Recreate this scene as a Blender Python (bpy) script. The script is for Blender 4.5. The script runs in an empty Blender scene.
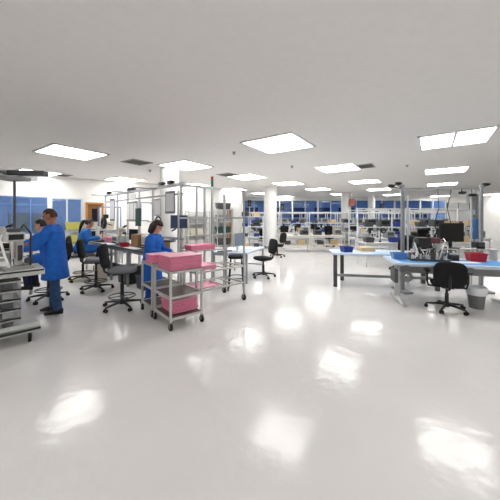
import bpy, bmesh, math, random
from mathutils import Vector, Matrix

# ------------------------------------------------------------------ camera, world, exposure
S = bpy.context.scene
COL = S.collection
F = 265.0                      # focal length in pixels of the 500 px frame
EYE = 1.6
CEIL = 3.25
cam_d = bpy.data.cameras.new('camera')
cam_d.sensor_width = 36.0
cam_d.lens = F / 500.0 * 36.0
cam_d.shift_y = -32.0 / 500.0
cam_d.clip_start = 0.05
cam_d.clip_end = 200
cam = bpy.data.objects.new('camera', cam_d)
COL.objects.link(cam)
cam.location = (0, 0, EYE)
cam.rotation_euler = (math.pi / 2, 0, 0)
S.camera = cam

W = bpy.data.worlds.new('world')
S.world = W
W.use_nodes = True
bg = W.node_tree.nodes['Background']
bg.inputs['Color'].default_value = (0.17, 0.27, 0.50, 1)
bg.inputs['Strength'].default_value = 0.7
S.view_settings.view_transform = 'Standard'
S.view_settings.look = 'None'
S.view_settings.gamma = 1.0
S.view_settings.use_curve_mapping = False
S.view_settings.exposure = 0.66
LIGHT_STRENGTH = 8.0
random.seed(7)


def at(px, Y, z=0.0):
    return Vector(((px - 250.0) / F * Y, Y, z))


# ------------------------------------------------------------------ materials
def lin(c):
    c = c / 255.0
    return c / 12.92 if c <= 0.04045 else ((c + 0.055) / 1.055) ** 2.4


_M = {}


def mat(name, rgb=(200, 200, 200), rough=0.5, metal=0.0, var=0.06, scale=30.0, bump=0.0, emit=None, coat=0.0, spec=0.5):
    if name in _M:
        return _M[name]
    m = bpy.data.materials.new(name)
    m.use_nodes = True
    nt = m.node_tree
    b = nt.nodes['Principled BSDF']
    base = [lin(v) for v in rgb]
    b.inputs['Roughness'].default_value = rough
    b.inputs['Metallic'].default_value = metal
    b.inputs['Specular IOR Level'].default_value = spec
    if coat:
        b.inputs['Coat Weight'].default_value = coat
        b.inputs['Coat Roughness'].default_value = 0.08
    if var > 0 or bump > 0:
        tc = nt.nodes.new('ShaderNodeTexCoord')
        no = nt.nodes.new('ShaderNodeTexNoise')
        no.inputs['Scale'].default_value = scale
        no.inputs['Detail'].default_value = 3
        nt.links.new(tc.outputs['Object'], no.inputs['Vector'])
        rp = nt.nodes.new('ShaderNodeValToRGB')
        rp.color_ramp.elements[0].position = 0.3
        rp.color_ramp.elements[1].position = 0.7
        rp.color_ramp.elements[0].color = tuple(v * (1 - var) for v in base) + (1,)
        rp.color_ramp.elements[1].color = tuple(min(1, v * (1 + var)) for v in base) + (1,)
        nt.links.new(no.outputs['Fac'], rp.inputs['Fac'])
        nt.links.new(rp.outputs['Color'], b.inputs['Base Color'])
        if bump > 0:
            bp = nt.nodes.new('ShaderNodeBump')
            bp.inputs['Strength'].default_value = bump
            bp.inputs['Distance'].default_value = 0.01
            nt.links.new(no.outputs['Fac'], bp.inputs['Height'])
            nt.links.new(bp.outputs['Normal'], b.inputs['Normal'])
    else:
        b.inputs['Base Color'].default_value = tuple(base) + (1,)
    if emit:
        b.inputs['Emission Color'].default_value = (emit[0], emit[1], emit[2], 1)
        b.inputs['Emission Strength'].default_value = emit[3]
    _M[name] = m
    return m


def glass(name, tint, mixf):
    m = bpy.data.materials.new(name)
    m.use_nodes = True
    nt = m.node_tree
    out = nt.nodes['Material Output']
    nt.nodes.remove(nt.nodes['Principled BSDF'])
    tr = nt.nodes.new('ShaderNodeBsdfTransparent')
    tr.inputs['Color'].default_value = tint + (1,)
    gl = nt.nodes.new('ShaderNodeBsdfGlossy')
    gl.inputs['Roughness'].default_value = 0.03
    fr = nt.nodes.new('ShaderNodeFresnel')
    fr.inputs['IOR'].default_value = 1.5
    mx = nt.nodes.new('ShaderNodeMixShader')
    nt.links.new(fr.outputs['Fac'], mx.inputs['Fac'])
    nt.links.new(tr.outputs['BSDF'], mx.inputs[1])
    nt.links.new(gl.outputs['BSDF'], mx.inputs[2])
    nt.links.new(mx.outputs['Shader'], out.inputs['Surface'])
    return m


def wood(name, c0, c1):
    m = mat(name, c0, rough=0.45, var=0)
    nt = m.node_tree
    b = nt.nodes['Principled BSDF']
    tc = nt.nodes.new('ShaderNodeTexCoord')
    mp = nt.nodes.new('ShaderNodeMapping')
    mp.inputs['Scale'].default_value = (14, 14, 1.2)
    no = nt.nodes.new('ShaderNodeTexNoise')
    no.inputs['Scale'].default_value = 3
    rp = nt.nodes.new('ShaderNodeValToRGB')
    rp.color_ramp.elements[0].color = tuple(lin(v) for v in c0) + (1,)
    rp.color_ramp.elements[1].color = tuple(lin(v) for v in c1) + (1,)
    nt.links.new(tc.outputs['Object'], mp.inputs['Vector'])
    nt.links.new(mp.outputs['Vector'], no.inputs['Vector'])
    nt.links.new(no.outputs['Fac'], rp.inputs['Fac'])
    nt.links.new(rp.outputs['Color'], b.inputs['Base Color'])
    return m


def floor_mat():
    m = mat('polished_floor', (216, 214, 213), rough=0.14, var=0.03, scale=1.3, spec=0.27)
    nt = m.node_tree
    b = nt.nodes['Principled BSDF']
    tc = nt.nodes.new('ShaderNodeTexCoord')
    n1 = nt.nodes.new('ShaderNodeTexNoise')
    n1.inputs['Scale'].default_value = 3.2
    n1.inputs['Detail'].default_value = 2
    n2 = nt.nodes.new('ShaderNodeTexNoise')
    n2.inputs['Scale'].default_value = 9
    ad = nt.nodes.new('ShaderNodeMath')
    ad.operation = 'MULTIPLY_ADD'
    ad.inputs[1].default_value = 0.45
    bp = nt.nodes.new('ShaderNodeBump')
    bp.inputs['Strength'].default_value = 0.36
    bp.inputs['Distance'].default_value = 0.012
    nt.links.new(tc.outputs['Object'], n1.inputs['Vector'])
    nt.links.new(tc.outputs['Object'], n2.inputs['Vector'])
    nt.links.new(n2.outputs['Fac'], ad.inputs[0])
    nt.links.new(n1.outputs['Fac'], ad.inputs[2])
    nt.links.new(ad.outputs['Value'], bp.inputs['Height'])
    nt.links.new(bp.outputs['Normal'], b.inputs['Normal'])
    return m


M_FLOOR = floor_mat()
M_CEIL = mat('ceiling_paint', (238, 236, 233), rough=0.9, var=0.015, scale=8)
M_WALL = mat('wall_paint', (234, 233, 230), rough=0.85, var=0.015, scale=4)
M_COLW = mat('column_paint', (226, 226, 224), rough=0.7, var=0.02, scale=6)
M_WHITEF = mat('white_frame_paint', (212, 217, 222), rough=0.5, var=0.03)
M_BLUEF = mat('blue_frame_paint', (92, 126, 186), rough=0.5, var=0.05)
M_ALU = mat('aluminium', (186, 188, 192), rough=0.38, metal=0.55, var=0.06)
M_ALUD = mat('aged_aluminium', (142, 144, 148), rough=0.42, metal=0.5, var=0.08)
M_STEEL = mat('pale_steel', (200, 200, 196), rough=0.35, metal=0.35, var=0.06)
M_GREY = mat('grey_paint', (150, 152, 152), rough=0.5, var=0.05)
M_LGREY = mat('pale_grey_paint', (194, 196, 194), rough=0.5, var=0.05)
M_DGREY = mat('dark_grey_plastic', (70, 72, 76), rough=0.5, var=0.08)
M_BLACK = mat('black_plastic', (14, 14, 16), rough=0.45, var=0.1)
M_FAB = mat('black_fabric', (17, 18, 21), rough=0.95, var=0.25, scale=160, bump=0.3)
M_FABG = mat('grey_fabric', (112, 112, 118), rough=0.9, var=0.2, scale=160, bump=0.3)
M_SCREEN = mat('dark_screen', (9, 8, 9), rough=0.3, var=0.05, spec=0.3)
M_CHROME = mat('chrome', (206, 206, 206), rough=0.15, metal=1.0, var=0.03)
M_RUB = mat('black_rubber', (20, 20, 20), rough=0.7, var=0.1)
M_MAT = mat('dark_shelf_mat', (84, 70, 68), rough=0.4, var=0.12, scale=12)
M_PINK = mat('pink_plastic', (248, 158, 190), rough=0.55, var=0.05, scale=20)
M_PINKL = mat('pale_pink_plastic', (248, 184, 204), rough=0.5, var=0.05, scale=20)
M_COAT = mat('blue_coat_cloth', (26, 100, 196), rough=0.85, var=0.12, scale=14, bump=0.25)
M_COAT2 = mat('bright_blue_coat_cloth', (40, 108, 190), rough=0.85, var=0.12, scale=14, bump=0.25)
M_NAVY = mat('navy_trouser_cloth', (24, 32, 62), rough=0.9, var=0.15, scale=40, bump=0.2)
M_BLUETR = mat('blue_trouser_cloth', (22, 66, 148), rough=0.9, var=0.12, scale=30, bump=0.2)
M_JEAN = mat('denim', (52, 84, 126), rough=0.9, var=0.22, scale=24, bump=0.2)
M_SHOE = mat('black_shoe', (24, 21, 22), rough=0.45, var=0.1)
M_SKIN = mat('brown_skin', (168, 112, 86), rough=0.55, var=0.05)
M_SKIN2 = mat('light_skin', (220, 164, 138), rough=0.55, var=0.05)
M_HAIR = mat('black_hair', (26, 22, 24), rough=0.6, var=0.3, scale=60)
M_HAIRR = mat('auburn_black_hair', (44, 20, 20), rough=0.55, var=0.3, scale=60)
M_HAIRS = mat('short_brown_hair', (74, 52, 42), rough=0.8, var=0.25, scale=80)
M_EYE = mat('eye_dark', (30, 22, 20), rough=0.2, var=0)
M_DESKB = mat('pale_blue_desktop', (196, 212, 232), rough=0.35, var=0.03)
M_DESKW = mat('white_laminate', (226, 228, 230), rough=0.35, var=0.03)
M_BLUEMAT = mat('blue_esd_mat', (88, 158, 222), rough=0.55, var=0.06)
M_BLUEMATD = mat('deep_blue_mat', (40, 92, 160), rough=0.55, var=0.06)
M_PAPER = mat('white_paper', (238, 238, 238), rough=0.8, var=0.02)
M_CARD = mat('brown_cardboard', (150, 116, 82), rough=0.85, var=0.08)
M_CARDL = mat('tan_cardboard', (206, 182, 146), rough=0.85, var=0.08)
M_BEIGE = mat('beige_plastic', (205, 198, 180), rough=0.6, var=0.04)
M_RED = mat('red_plastic', (190, 22, 44), rough=0.4, var=0.06)
M_BLUE = mat('dark_blue_plastic', (30, 56, 140), rough=0.45, var=0.08)
M_BLUEL = mat('light_blue_plastic', (86, 140, 200), rough=0.45, var=0.08)
M_GREEN = mat('dark_green_board', (36, 74, 66), rough=0.5, var=0.1)
M_YEL = mat('yellow_plastic', (206, 200, 96), rough=0.5, var=0.1)
M_RUST = mat('rust_orange_sign', (178, 98, 72), rough=0.5, var=0.05)
M_LINER = mat('white_bin_liner', (232, 234, 238), rough=0.35, var=0.03, bump=0.5, scale=50)
M_BINGREY = mat('grey_bin_plastic', (112, 114, 116), rough=0.5, var=0.04)
M_DOOR = wood('door_wood', (120, 80, 44), (166, 118, 70))
M_DOORO = wood('orange_door_wood', (168, 112, 52), (200, 144, 78))
M_DOORG = mat('grey_door_paint', (136, 142, 156), rough=0.5, var=0.03)
M_GLASS = glass('clear_glass', (0.80, 0.88, 0.97), 0.1)
M_GLASSD = glass('dark_door_glass', (0.22, 0.22, 0.24), 0.1)
M_GLASSB = glass('blue_tint_glass', (0.74, 0.84, 0.98), 0.1)
M_LAMP = mat('lamp_diffuser', (250, 250, 250), rough=0.6, var=0, emit=(1.0, 0.985, 0.96, LIGHT_STRENGTH))
M_LAMPF = mat('lamp_frame', (236, 236, 234), rough=0.6, var=0.02)
M_REDL = mat('red_signal_lens', (176, 30, 36), rough=0.3, var=0)
M_GRNL = mat('green_signal_lens', (18, 110, 76), rough=0.3, var=0)
M_BENCHF = mat('worn_bench_top', (196, 198, 196), rough=0.45, var=0.04)
M_CREAM = mat('cream_paint', (214, 206, 188), rough=0.5, var=0.04)
M_VENT = mat('vent_dark', (112, 108, 104), rough=0.7, var=0.05)


# ------------------------------------------------------------------ mesh helpers
class MB:
    def __init__(self):
        self.bm = bmesh.new()

    def box(self, c, s, rot=None, bev=0.0, taper=1.0):
        mx = Matrix.Translation(Vector(c))
        if rot is not None:
            mx = mx @ (rot.to_4x4() if isinstance(rot, Matrix) else Matrix.Rotation(rot, 4, 'Z'))
        r = bmesh.ops.create_cube(self.bm, size=1.0)
        vs = r['verts']
        for v in vs:
            k = taper if v.co.z < 0 else 1.0
            v.co = Vector((v.co.x * s[0] * k, v.co.y * s[1] * k, v.co.z * s[2]))
        if bev > 0:
            es = set()
            for v in vs:
                es.update(v.link_edges)
            rr = bmesh.ops.bevel(self.bm, geom=list(es), offset=bev, segments=2, affect='EDGES', profile=0.6)
            vs2 = set(rr['verts']) | {v for v in vs if v.is_valid}
            vs = list(vs2)
        bmesh.ops.transform(self.bm, matrix=mx, verts=vs)
        return self

    def bar(self, a, b, w, h=None, up=Vector((0, 0, 1)), bev=0.0):
        a, b = Vector(a), Vector(b)
        h = w if h is None else h
        d = b - a
        L = d.length
        d.normalize()
        if abs(d.dot(up)) > 0.99:
            up = Vector((1, 0, 0))
        sx = d.cross(up).normalized()
        uz = sx.cross(d)
        R = Matrix((d, sx, uz)).transposed()
        return self.box((a + b) / 2, (L, w, h), R, bev)

    def cyl(self, a, b, r, r2=None, n=14):
        a, b = Vector(a), Vector(b)
        r2 = r if r2 is None else r2
        d = b - a
        q = d.to_track_quat('Z', 'Y').to_matrix().to_4x4()
        mx = Matrix.Translation((a + b) / 2) @ q
        bmesh.ops.create_cone(self.bm, cap_ends=True, segments=n, radius1=r, radius2=r2, depth=d.length, matrix=mx)
        return self

    def sph(self, c, s, rot=None, n=14):
        if not isinstance(s, (tuple, list)):
            s = (s, s, s)
        mx = Matrix.Translation(Vector(c))
        if rot is not None:
            mx = mx @ rot.to_4x4()
        mx = mx @ Matrix.Diagonal((s[0], s[1], s[2], 1))
        bmesh.ops.create_uvsphere(self.bm, u_segments=n, v_segments=max(6, n // 2 + 2), radius=1.0, matrix=mx)
        return self

    def loft(self, rings, n=16, cap=True):
        """rings: (centre, axis_a, axis_b) with axes already scaled"""
        prev, first = None, None
        for c, a, b in rings:
            c, a, b = Vector(c), Vector(a), Vector(b)
            cur = [self.bm.verts.new(c + a * math.cos(2 * math.pi * i / n) + b * math.sin(2 * math.pi * i / n)) for i in range(n)]
            if prev:
                for i in range(n):
                    j = (i + 1) % n
                    self.bm.faces.new((prev[i], prev[j], cur[j], cur[i]))
            else:
                first = cur
            prev = cur
        if cap:
            self.bm.faces.new(list(reversed(first)))
            self.bm.faces.new(prev)
        return self

    def chain(self, pts, rad, n=12, flat=1.0):
        pts = [Vector(p) for p in pts]
        k = len(pts)
        T = []
        for i in range(k):
            t = (pts[min(i + 1, k - 1)] - pts[max(i - 1, 0)]).normalized()
            T.append(t)
        ref = Vector((0, 0, 1)) if abs(T[0].z) < 0.9 else Vector((1, 0, 0))
        rings = []
        a = T[0].cross(ref).normalized()
        for i in range(k):
            a = (a - T[i] * a.dot(T[i])).normalized()
            b = T[i].cross(a)
            if i == 0:
                for q in (0.85, 0.45):
                    s_ = math.sqrt(1 - q * q)
                    rings.append((pts[0] - T[0] * rad[0] * q, a * rad[0] * s_, b * rad[0] * s_ * flat))
            rings.append((pts[i], a * rad[i], b * rad[i] * flat))
            if i == k - 1:
                for q in (0.45, 0.85):
                    s_ = math.sqrt(1 - q * q)
                    rings.append((pts[i] + T[i] * rad[i] * q, a * rad[i] * s_, b * rad[i] * s_ * flat))
        return self.loft(rings, n)

    def tube(self, pts, r, n=8):
        return self.chain(pts, [r] * len(pts), n)

    def ring(self, c, R, r, axis='Z', n=28, m=8):
        c = Vector(c)
        vs = []
        for i in range(n):
            t = 2 * math.pi * i / n
            row = []
            for j in range(m):
                p = 2 * math.pi * j / m
                x, y, z = (R + r * math.cos(p)) * math.cos(t), (R + r * math.cos(p)) * math.sin(t), r * math.sin(p)
                if axis == 'X':
                    x, y, z = z, x, y
                elif axis == 'Y':
                    x, y, z = x, z, y
                row.append(self.bm.verts.new(c + Vector((x, y, z))))
            vs.append(row)
        for i in range(n):
            for j in range(m):
                self.bm.faces.new((vs[i][j], vs[(i + 1) % n][j], vs[(i + 1) % n][(j + 1) % m], vs[i][(j + 1) % m]))
        return self

    def lathe(self, prof, c=(0, 0, 0), n=20, cap=False):
        c = Vector(c)
        return self.loft([(c + Vector((0, 0, z)), Vector((r, 0, 0)), Vector((0, r, 0))) for r, z in prof], n, cap)

    def tray(self, c, s, wall, taper=1.0):
        """open box: outer size s, base centre c"""
        x, y, h = s
        cx, cy, cz = c
        def rect(kx, z):
            return [self.bm.verts.new((cx + sx * (x / 2 * kx[0] ), cy + sy * (y / 2 * kx[1]), cz + z)) for sx, sy in ((-1, -1), (1, -1), (1, 1), (-1, 1))]
        wi = (1 - 2 * wall / x, 1 - 2 * wall / y)
        a = rect((taper, taper), 0)
        b = rect((1, 1), h)
        d = rect(wi, h)
        e = rect((wi[0] * taper, wi[1] * taper), wall)
        self.bm.faces.new(list(reversed(a)))
        for p, q in ((a, b), (b, d), (d, e)):
            for i in range(4):
                j = (i + 1) % 4
                self.bm.faces.new((p[i], p[j], q[j], q[i]))
        self.bm.faces.new(e)
        return self

    def build(self, name, m, parent=None, loc=None, rotz=0.0, smooth=False):
        bmesh.ops.recalc_face_normals(self.bm, faces=self.bm.faces[:])
        me = bpy.data.meshes.new(name)
        self.bm.to_mesh(me)
        self.bm.free()
        if smooth:
            for p in me.polygons:
                p.use_smooth = True
        me.materials.append(m)
        o = bpy.data.objects.new(name, me)
        COL.objects.link(o)
        if parent is not None:
            o.parent = parent
        if loc is not None:
            o.location = loc
        if rotz:
            o.rotation_euler = (0, 0, rotz)
        if smooth == 'auto':
            for p in me.polygons:
                p.use_smooth = True
            try:
                me.set_sharp_from_angle(angle=math.radians(35))
            except Exception:
                pass
        return o

    def remesh(self, name, m, parent, voxel, smooth_it=4):
        """fuse everything in this bmesh into one continuous skin"""
        o = self.build(name, m, parent)
        md = o.modifiers.new('fuse', 'REMESH')
        md.mode = 'VOXEL'
        md.voxel_size = voxel
        md.use_smooth_shade = True
        if smooth_it:
            sm = o.modifiers.new('soften', 'SMOOTH')
            sm.iterations = smooth_it
            sm.factor = 0.5
        dg = bpy.context.evaluated_depsgraph_get()
        me = bpy.data.meshes.new_from_object(o.evaluated_get(dg))
        o.modifiers.clear()
        o.data = me
        me.name = name
        for p in me.polygons:
            p.use_smooth = True
        if not me.materials:
            me.materials.append(m)
        return o


def thing(name, label, cat, loc=(0, 0, 0), rotz=0.0, group=None):
    o = bpy.data.objects.new(name, None)
    o.empty_display_size = 0.1
    COL.objects.link(o)
    o.location = loc
    o.rotation_euler = (0, 0, rotz)
    return tag(o, label, cat, group)


def tag(o, label, cat, group=None):
    o['label'] = label
    o['category'] = cat
    if group:
        o['group'] = group
    return o


def struct(o):
    o['kind'] = 'structure'
    return o


def dup(root, label, loc, rotz=0.0, group=None):
    kids = {}
    r = root.copy()
    COL.objects.link(r)
    r.location = loc
    r.rotation_euler = (0, 0, rotz)
    r['label'] = label
    if group:
        r['group'] = group
    def rec(src, dst):
        for ch in list(src.children):
            c = ch.copy()
            COL.objects.link(c)
            c.parent = dst
            rec(ch, c)
    rec(root, r)
    return r


_proto = {}


def place(key, maker, label, loc, rotz=0.0, group=None):
    """first use builds the thing, later uses copy it with all its parts"""
    if key not in _proto:
        o = maker()
        o.location = loc
        o.rotation_euler = (0, 0, rotz)
        o['label'] = label
        if group:
            o['group'] = group
        _proto[key] = o
        return o
    return dup(_proto[key], label, loc, rotz, group)


ORD = ['first', 'second', 'third', 'fourth', 'fifth', 'sixth', 'seventh', 'eighth', 'ninth', 'tenth', 'eleventh', 'twelfth']

# ------------------------------------------------------------------ room shell
BACK = 21.0
RIGHT = 17.6
FRONT = -5.0
struct(MB().box((2, 8.5, -0.05), (34, 28, 0.1)).build('floor', M_FLOOR))
struct(MB().box((2, 8.5, CEIL + 0.05), (34, 28, 0.1)).build('ceiling', M_CEIL))

# slanted wall behind the left work area, with its internal windows and doors
WA, WB = Vector((-14.6, 5.78, 0)), Vector((-0.62, 15.6, 0))
wdir = (WB - WA).normalized()
wang = math.atan2(wdir.y, wdir.x)
wlen = (WB - WA).length
wn = Vector((wdir.y, -wdir.x, 0))          # towards the room


def wall_t(px):
    k = (px - 250.0) / F
    return (k * WA.y - WA.x) / (wdir.x - k * wdir.y)


def slab_with_holes(name, L, H, th, holes, m):
    """wall along local x, thickness in +y, rectangular openings (x0,x1,z0,z1)"""
    mb = MB()
    xs = sorted({0, L, *[h[0] for h in holes], *[h[1] for h in holes]})
    for x0, x1 in zip(xs[:-1], xs[1:]):
        mid = (x0 + x1) / 2
        hs = sorted([(h[2], h[3]) for h in holes if h[0] <= mid <= h[1]])
        z = 0
        for a, b in hs:
            if a > z + 1e-4:
                mb.box((mid, th / 2, (z + a) / 2), (x1 - x0, th, a - z))
            z = b
        if z < H - 1e-4:
            mb.box((mid, th / 2, (z + H) / 2), (x1 - x0, th, H - z))
    return struct(mb.build(name, m))


def wp0(px):
    return WA + wdir * wall_t(px)


lw0, lw1 = wall_t(-6), wall_t(47.5)
lw2, lw3 = wall_t(50.5), wall_t(82.5)
d0, d1 = wall_t(85.5), wall_t(103.5)
dg0, dg1 = wall_t(165), wall_t(177.5)
do0, do1 = wall_t(225.5), wall_t(232.5)
wl = slab_with_holes('wall_left', wlen, CEIL, 0.14,
                     [(lw0, lw1, 1.0, 2.42), (lw2, lw3, 1.0, 2.42), (d0, d1, 0, 2.26), (dg0, dg1, 0, 2.42), (do0, do1, 0, 2.2)], M_WALL)
wl.location = WA
wl.rotation_euler = (0, 0, wang)


def wall_window(name, parent_loc, ang, x0, x1, z0, z1, nm, frame_m, glass_m, rail=None):
    mb = MB()
    fw = 0.055
    mb.box(((x0 + x1) / 2, 0.05, z0 + fw / 2), (x1 - x0, 0.1, fw))
    mb.box(((x0 + x1) / 2, 0.05, z1 - fw / 2), (x1 - x0, 0.1, fw))
    for x in (x0 + fw / 2, x1 - fw / 2):
        mb.box((x, 0.05, (z0 + z1) / 2), (fw, 0.1, z1 - z0))
    for i in range(1, nm):
        x = x0 + (x1 - x0) * i / nm
        mb.box((x, 0.05, (z0 + z1) / 2), (fw, 0.09, z1 - z0))
    if rail:
        mb.box(((x0 + x1) / 2, 0.05, rail), (x1 - x0, 0.08, 0.05))
    o = struct(mb.build(name, frame_m, None, parent_loc, ang))
    g = MB().box(((x0 + x1) / 2, 0.05, (z0 + z1) / 2), (x1 - x0 - fw, 0.008, z1 - z0 - fw)).build('window_pane', glass_m, o)
    return o


wall_window('window_1', WA, wang, lw0, lw1, 1.0, 2.42, 3, M_BLUEF, M_GLASSB, 2.12)
wall_window('window_2', WA, wang, lw2, lw3, 1.0, 2.42, 2, M_WHITEF, M_GLASSB)


def wall_door(name, x0, x1, h, dm, fm, pane=None):
    mb = MB()
    for x in (x0 + 0.04, x1 - 0.04):
        mb.box((x, 0.04, h / 2), (0.08, 0.2, h))
    mb.box(((x0 + x1) / 2, 0.04, h - 0.04), (x1 - x0, 0.2, 0.08))
    o = struct(mb.build(name, fm, None, WA, wang))
    w = x1 - x0 - 0.16
    cx = (x0 + x1) / 2
    if pane:
        a, b, z0, z1 = pane
        leaf = MB()
        xl, xr = cx - w / 2, cx + w / 2
        pa, pb = xl + a * w, xl + b * w
        hh = h - 0.08
        leaf.box(((xl + pa) / 2, 0.05, hh / 2), (pa - xl, 0.05, hh))
        leaf.box(((pb + xr) / 2, 0.05, hh / 2), (xr - pb, 0.05, hh))
        leaf.box(((pa + pb) / 2, 0.05, z0 / 2), (pb - pa, 0.05, z0))
        leaf.box(((pa + pb) / 2, 0.05, (z1 + hh) / 2), (pb - pa, 0.05, hh - z1))
        lf = leaf.build('door_leaf', dm, o)
        MB().box(((pa + pb) / 2, 0.05, (z0 + z1) / 2), (pb - pa, 0.01, z1 - z0)).build('door_pane', M_GLASSD, lf)
    else:
        lf = MB().box((cx, 0.05, (h - 0.08) / 2), (w, 0.05, h - 0.08)).build('door_leaf', dm, o)
    hb = MB()
    hb.cyl((cx + w / 2 - 0.07, 0.03, 1.02), (cx + w / 2 - 0.07, -0.05, 1.02), 0.015)
    hb.cyl((cx + w / 2 - 0.07, -0.05, 1.02), (cx + w / 2 - 0.2, -0.05, 1.02), 0.012)
    hb.build('door_handle', M_CHROME, lf)
    return o


wall_door('door_1', d0, d1, 2.26, M_DOOR, M_DOORO, (0.3, 0.7, 0.7, 2.0))
wall_door('door_2', dg0, dg1, 2.42, M_DOORG, M_GREY, (0.2, 0.5, 1.1, 2.2))
wall_door('door_3', do0, do1, 2.2, M_DOORO, M_WHITEF)
bb = MB()
for a, b in ((0, d0), (d1, dg0), (dg1, do0), (do1, wlen)):
    bb.box(((a + b) / 2, -0.008, 0.06), (b - a, 0.016, 0.12))
struct(bb.build('baseboard_left', M_GREY, None, WA, wang))

# office behind the internal windows
ob = MB()
for c, s in (((lw0 + lw3) / 2, 3.2), ):
    ob.box((c, 0.14 + s, CEIL / 2), (lw3 - lw0 + 4.2, 0.1, CEIL))
ob.box((lw0 - 2.1, 0.14 + 1.6, CEIL / 2), (0.1, 3.2, CEIL))
ob.box((d1 + 1.0, 0.14 + 1.6, CEIL / 2), (0.1, 3.2, CEIL))
struct(ob.build('wall_office', mat('office_paint', (158, 178, 208), rough=0.85, var=0.03, scale=3), None, WA, wang))
oc = WA + wdir * ((lw0 + lw3) / 2) - wn * 1.8
for dx, lab in ((-3.0, 'left'), (0.0, 'middle'), (2.6, 'right')):  # lamps added out of view so the office behind the glass looks lit
    fl = thing('added_office_light', 'added ceiling light inside the %s part of the office behind the internal windows' % lab, 'ceiling light', oc + wdir * dx + Vector((0, 0, CEIL)), wang, 'added office ceiling lights')
    MB().box((0, 0, -0.012), (1.25, 0.65, 0.024)).build('frame', M_LAMPF, fl)
    MB().box((0, 0, -0.028), (1.15, 0.55, 0.008)).build('diffuser', M_LAMP, fl)
ocab = thing('office_cabinet', 'pale cabinet inside the office behind the left internal window', 'cabinet', wp0(30) - wn * 1.1, wang)
MB().box((0, 0, 0.9), (1.5, 0.45, 1.8), bev=0.01).build('body', M_BEIGE, ocab)
for q in (-1, 1):
    dq = MB().box((q * 0.37, -0.235, 0.92), (0.7, 0.02, 1.68), bev=0.004).build('door', M_BEIGE, ocab)
    MB().box((q * 0.07, -0.255, 1.0), (0.02, 0.02, 0.15)).build('handle', M_CHROME, dq)
# rest of the shell
struct(MB().box((WB.x + 0.05, (WB.y + BACK) / 2 + 0.15, CEIL / 2), (0.14, BACK - WB.y - 0.1, CEIL)).build('wall_return', M_WALL))
struct(MB().box((-14.7, (FRONT + 6) / 2, CEIL / 2), (0.14, 6 - FRONT, CEIL)).build('wall_side', M_WALL))
struct(MB().box((1.45, FRONT, CEIL / 2), (32.3, 0.14, CEIL)).build('wall_front', M_WALL))
struct(MB().box((RIGHT + 0.07, (FRONT + BACK) / 2, CEIL / 2), (0.14, BACK - FRONT, CEIL)).build('wall_right', M_WALL))

bx0 = WB.x - 0.1
band = (at(237.5, BACK).x, at(446, BACK).x)
bw = slab_with_holes('wall_back', RIGHT - bx0, CEIL, 0.14, [(band[0] - bx0 + 0.3, band[1] - bx0, 0.95, 3.02)], M_WALL)
bw.location = (bx0, BACK, 0)
# window units between the piers
nwin = 8
xw0, xw1 = band[0] + 0.3, band[1]
for i in range(nwin):
    a = xw0 + (xw1 - xw0) * i / nwin
    b = xw0 + (xw1 - xw0) * (i + 1) / nwin
    wall_window('window_%d' % (i + 3), (0, BACK, 0), 0, a, b, 0.95, 3.02, 2, M_WHITEF, M_GLASS, 2.05)
# ground and a low building outside the windows
struct(MB().box((6, 46, -0.2), (90, 50, 0.2)).build('exterior_ground', mat('outside_paving', (150, 160, 170), rough=0.9)))
bl = thing('office_building', 'pale low building seen outside through the far windows', 'building', (8, 48, -0.1))
MB().box((0, 0, 2.2), (44, 8, 4.4)).build('wall', mat('far_building_wall', (170, 182, 200), rough=0.8), bl)
for i in range(11):
    MB().box((-20 + i * 4, -4.03, 2.6), (2.6, 0.1, 1.6)).build('window', mat('far_building_window', (50, 66, 100), rough=0.2), bl)
MB().box((0, 0, 4.5), (44.6, 8.6, 0.25)).build('roof', M_GREY, bl)


# columns
def column(name, px, Y, w, m=M_COLW):
    p = at(px, Y)
    mb = MB()
    mb.lathe([(w / 2, 0), (w / 2, CEIL)], n=28, cap=True)
    o = struct(mb.build(name, m, None, p, 0, smooth='auto'))
    t = MB().lathe([(w / 2 + 0.015, 0), (w / 2 + 0.015, 0.12), (w / 2, 0.13)], n=28, cap=True).build('column_base', M_GREY, o, smooth='auto')
    return p


column('column_1', 169.5, 8.75, 0.60)
column('column_2', 270.5, 14.1, 0.69)
column('column_3', 346, 17.6, 0.62)
column('column_4', 371.5, 19.6, 0.50)
column('column_5', 237.5, 15.9, 0.36)
struct(MB().box((at(473, 18.5).x, 18.5, CEIL / 2), (0.6, 0.4, CEIL)).build('column_6', M_GREY))

# ------------------------------------------------------------------ ceiling fittings
LANG = math.radians(90 - 34.2) - math.pi / 2


def make_light():
    o = thing('ceiling_light', 'x', 'ceiling light')
    fr = MB()
    for sx in (-1, 1):
        fr.box((sx * 0.6, 0, -0.012), (0.05, 1.25, 0.024))
        fr.box((0, sx * 0.6, -0.012), (1.25, 0.05, 0.024))
    fr.box((0, 0, -0.012), (0.05, 1.2, 0.024))
    fr.build('frame', M_LAMPF, o)
    for sx in (-1, 1):
        MB().box((sx * 0.3, 0, -0.008), (0.55, 1.15, 0.014)).build('diffuser', M_LAMP, o)
    return o


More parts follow.
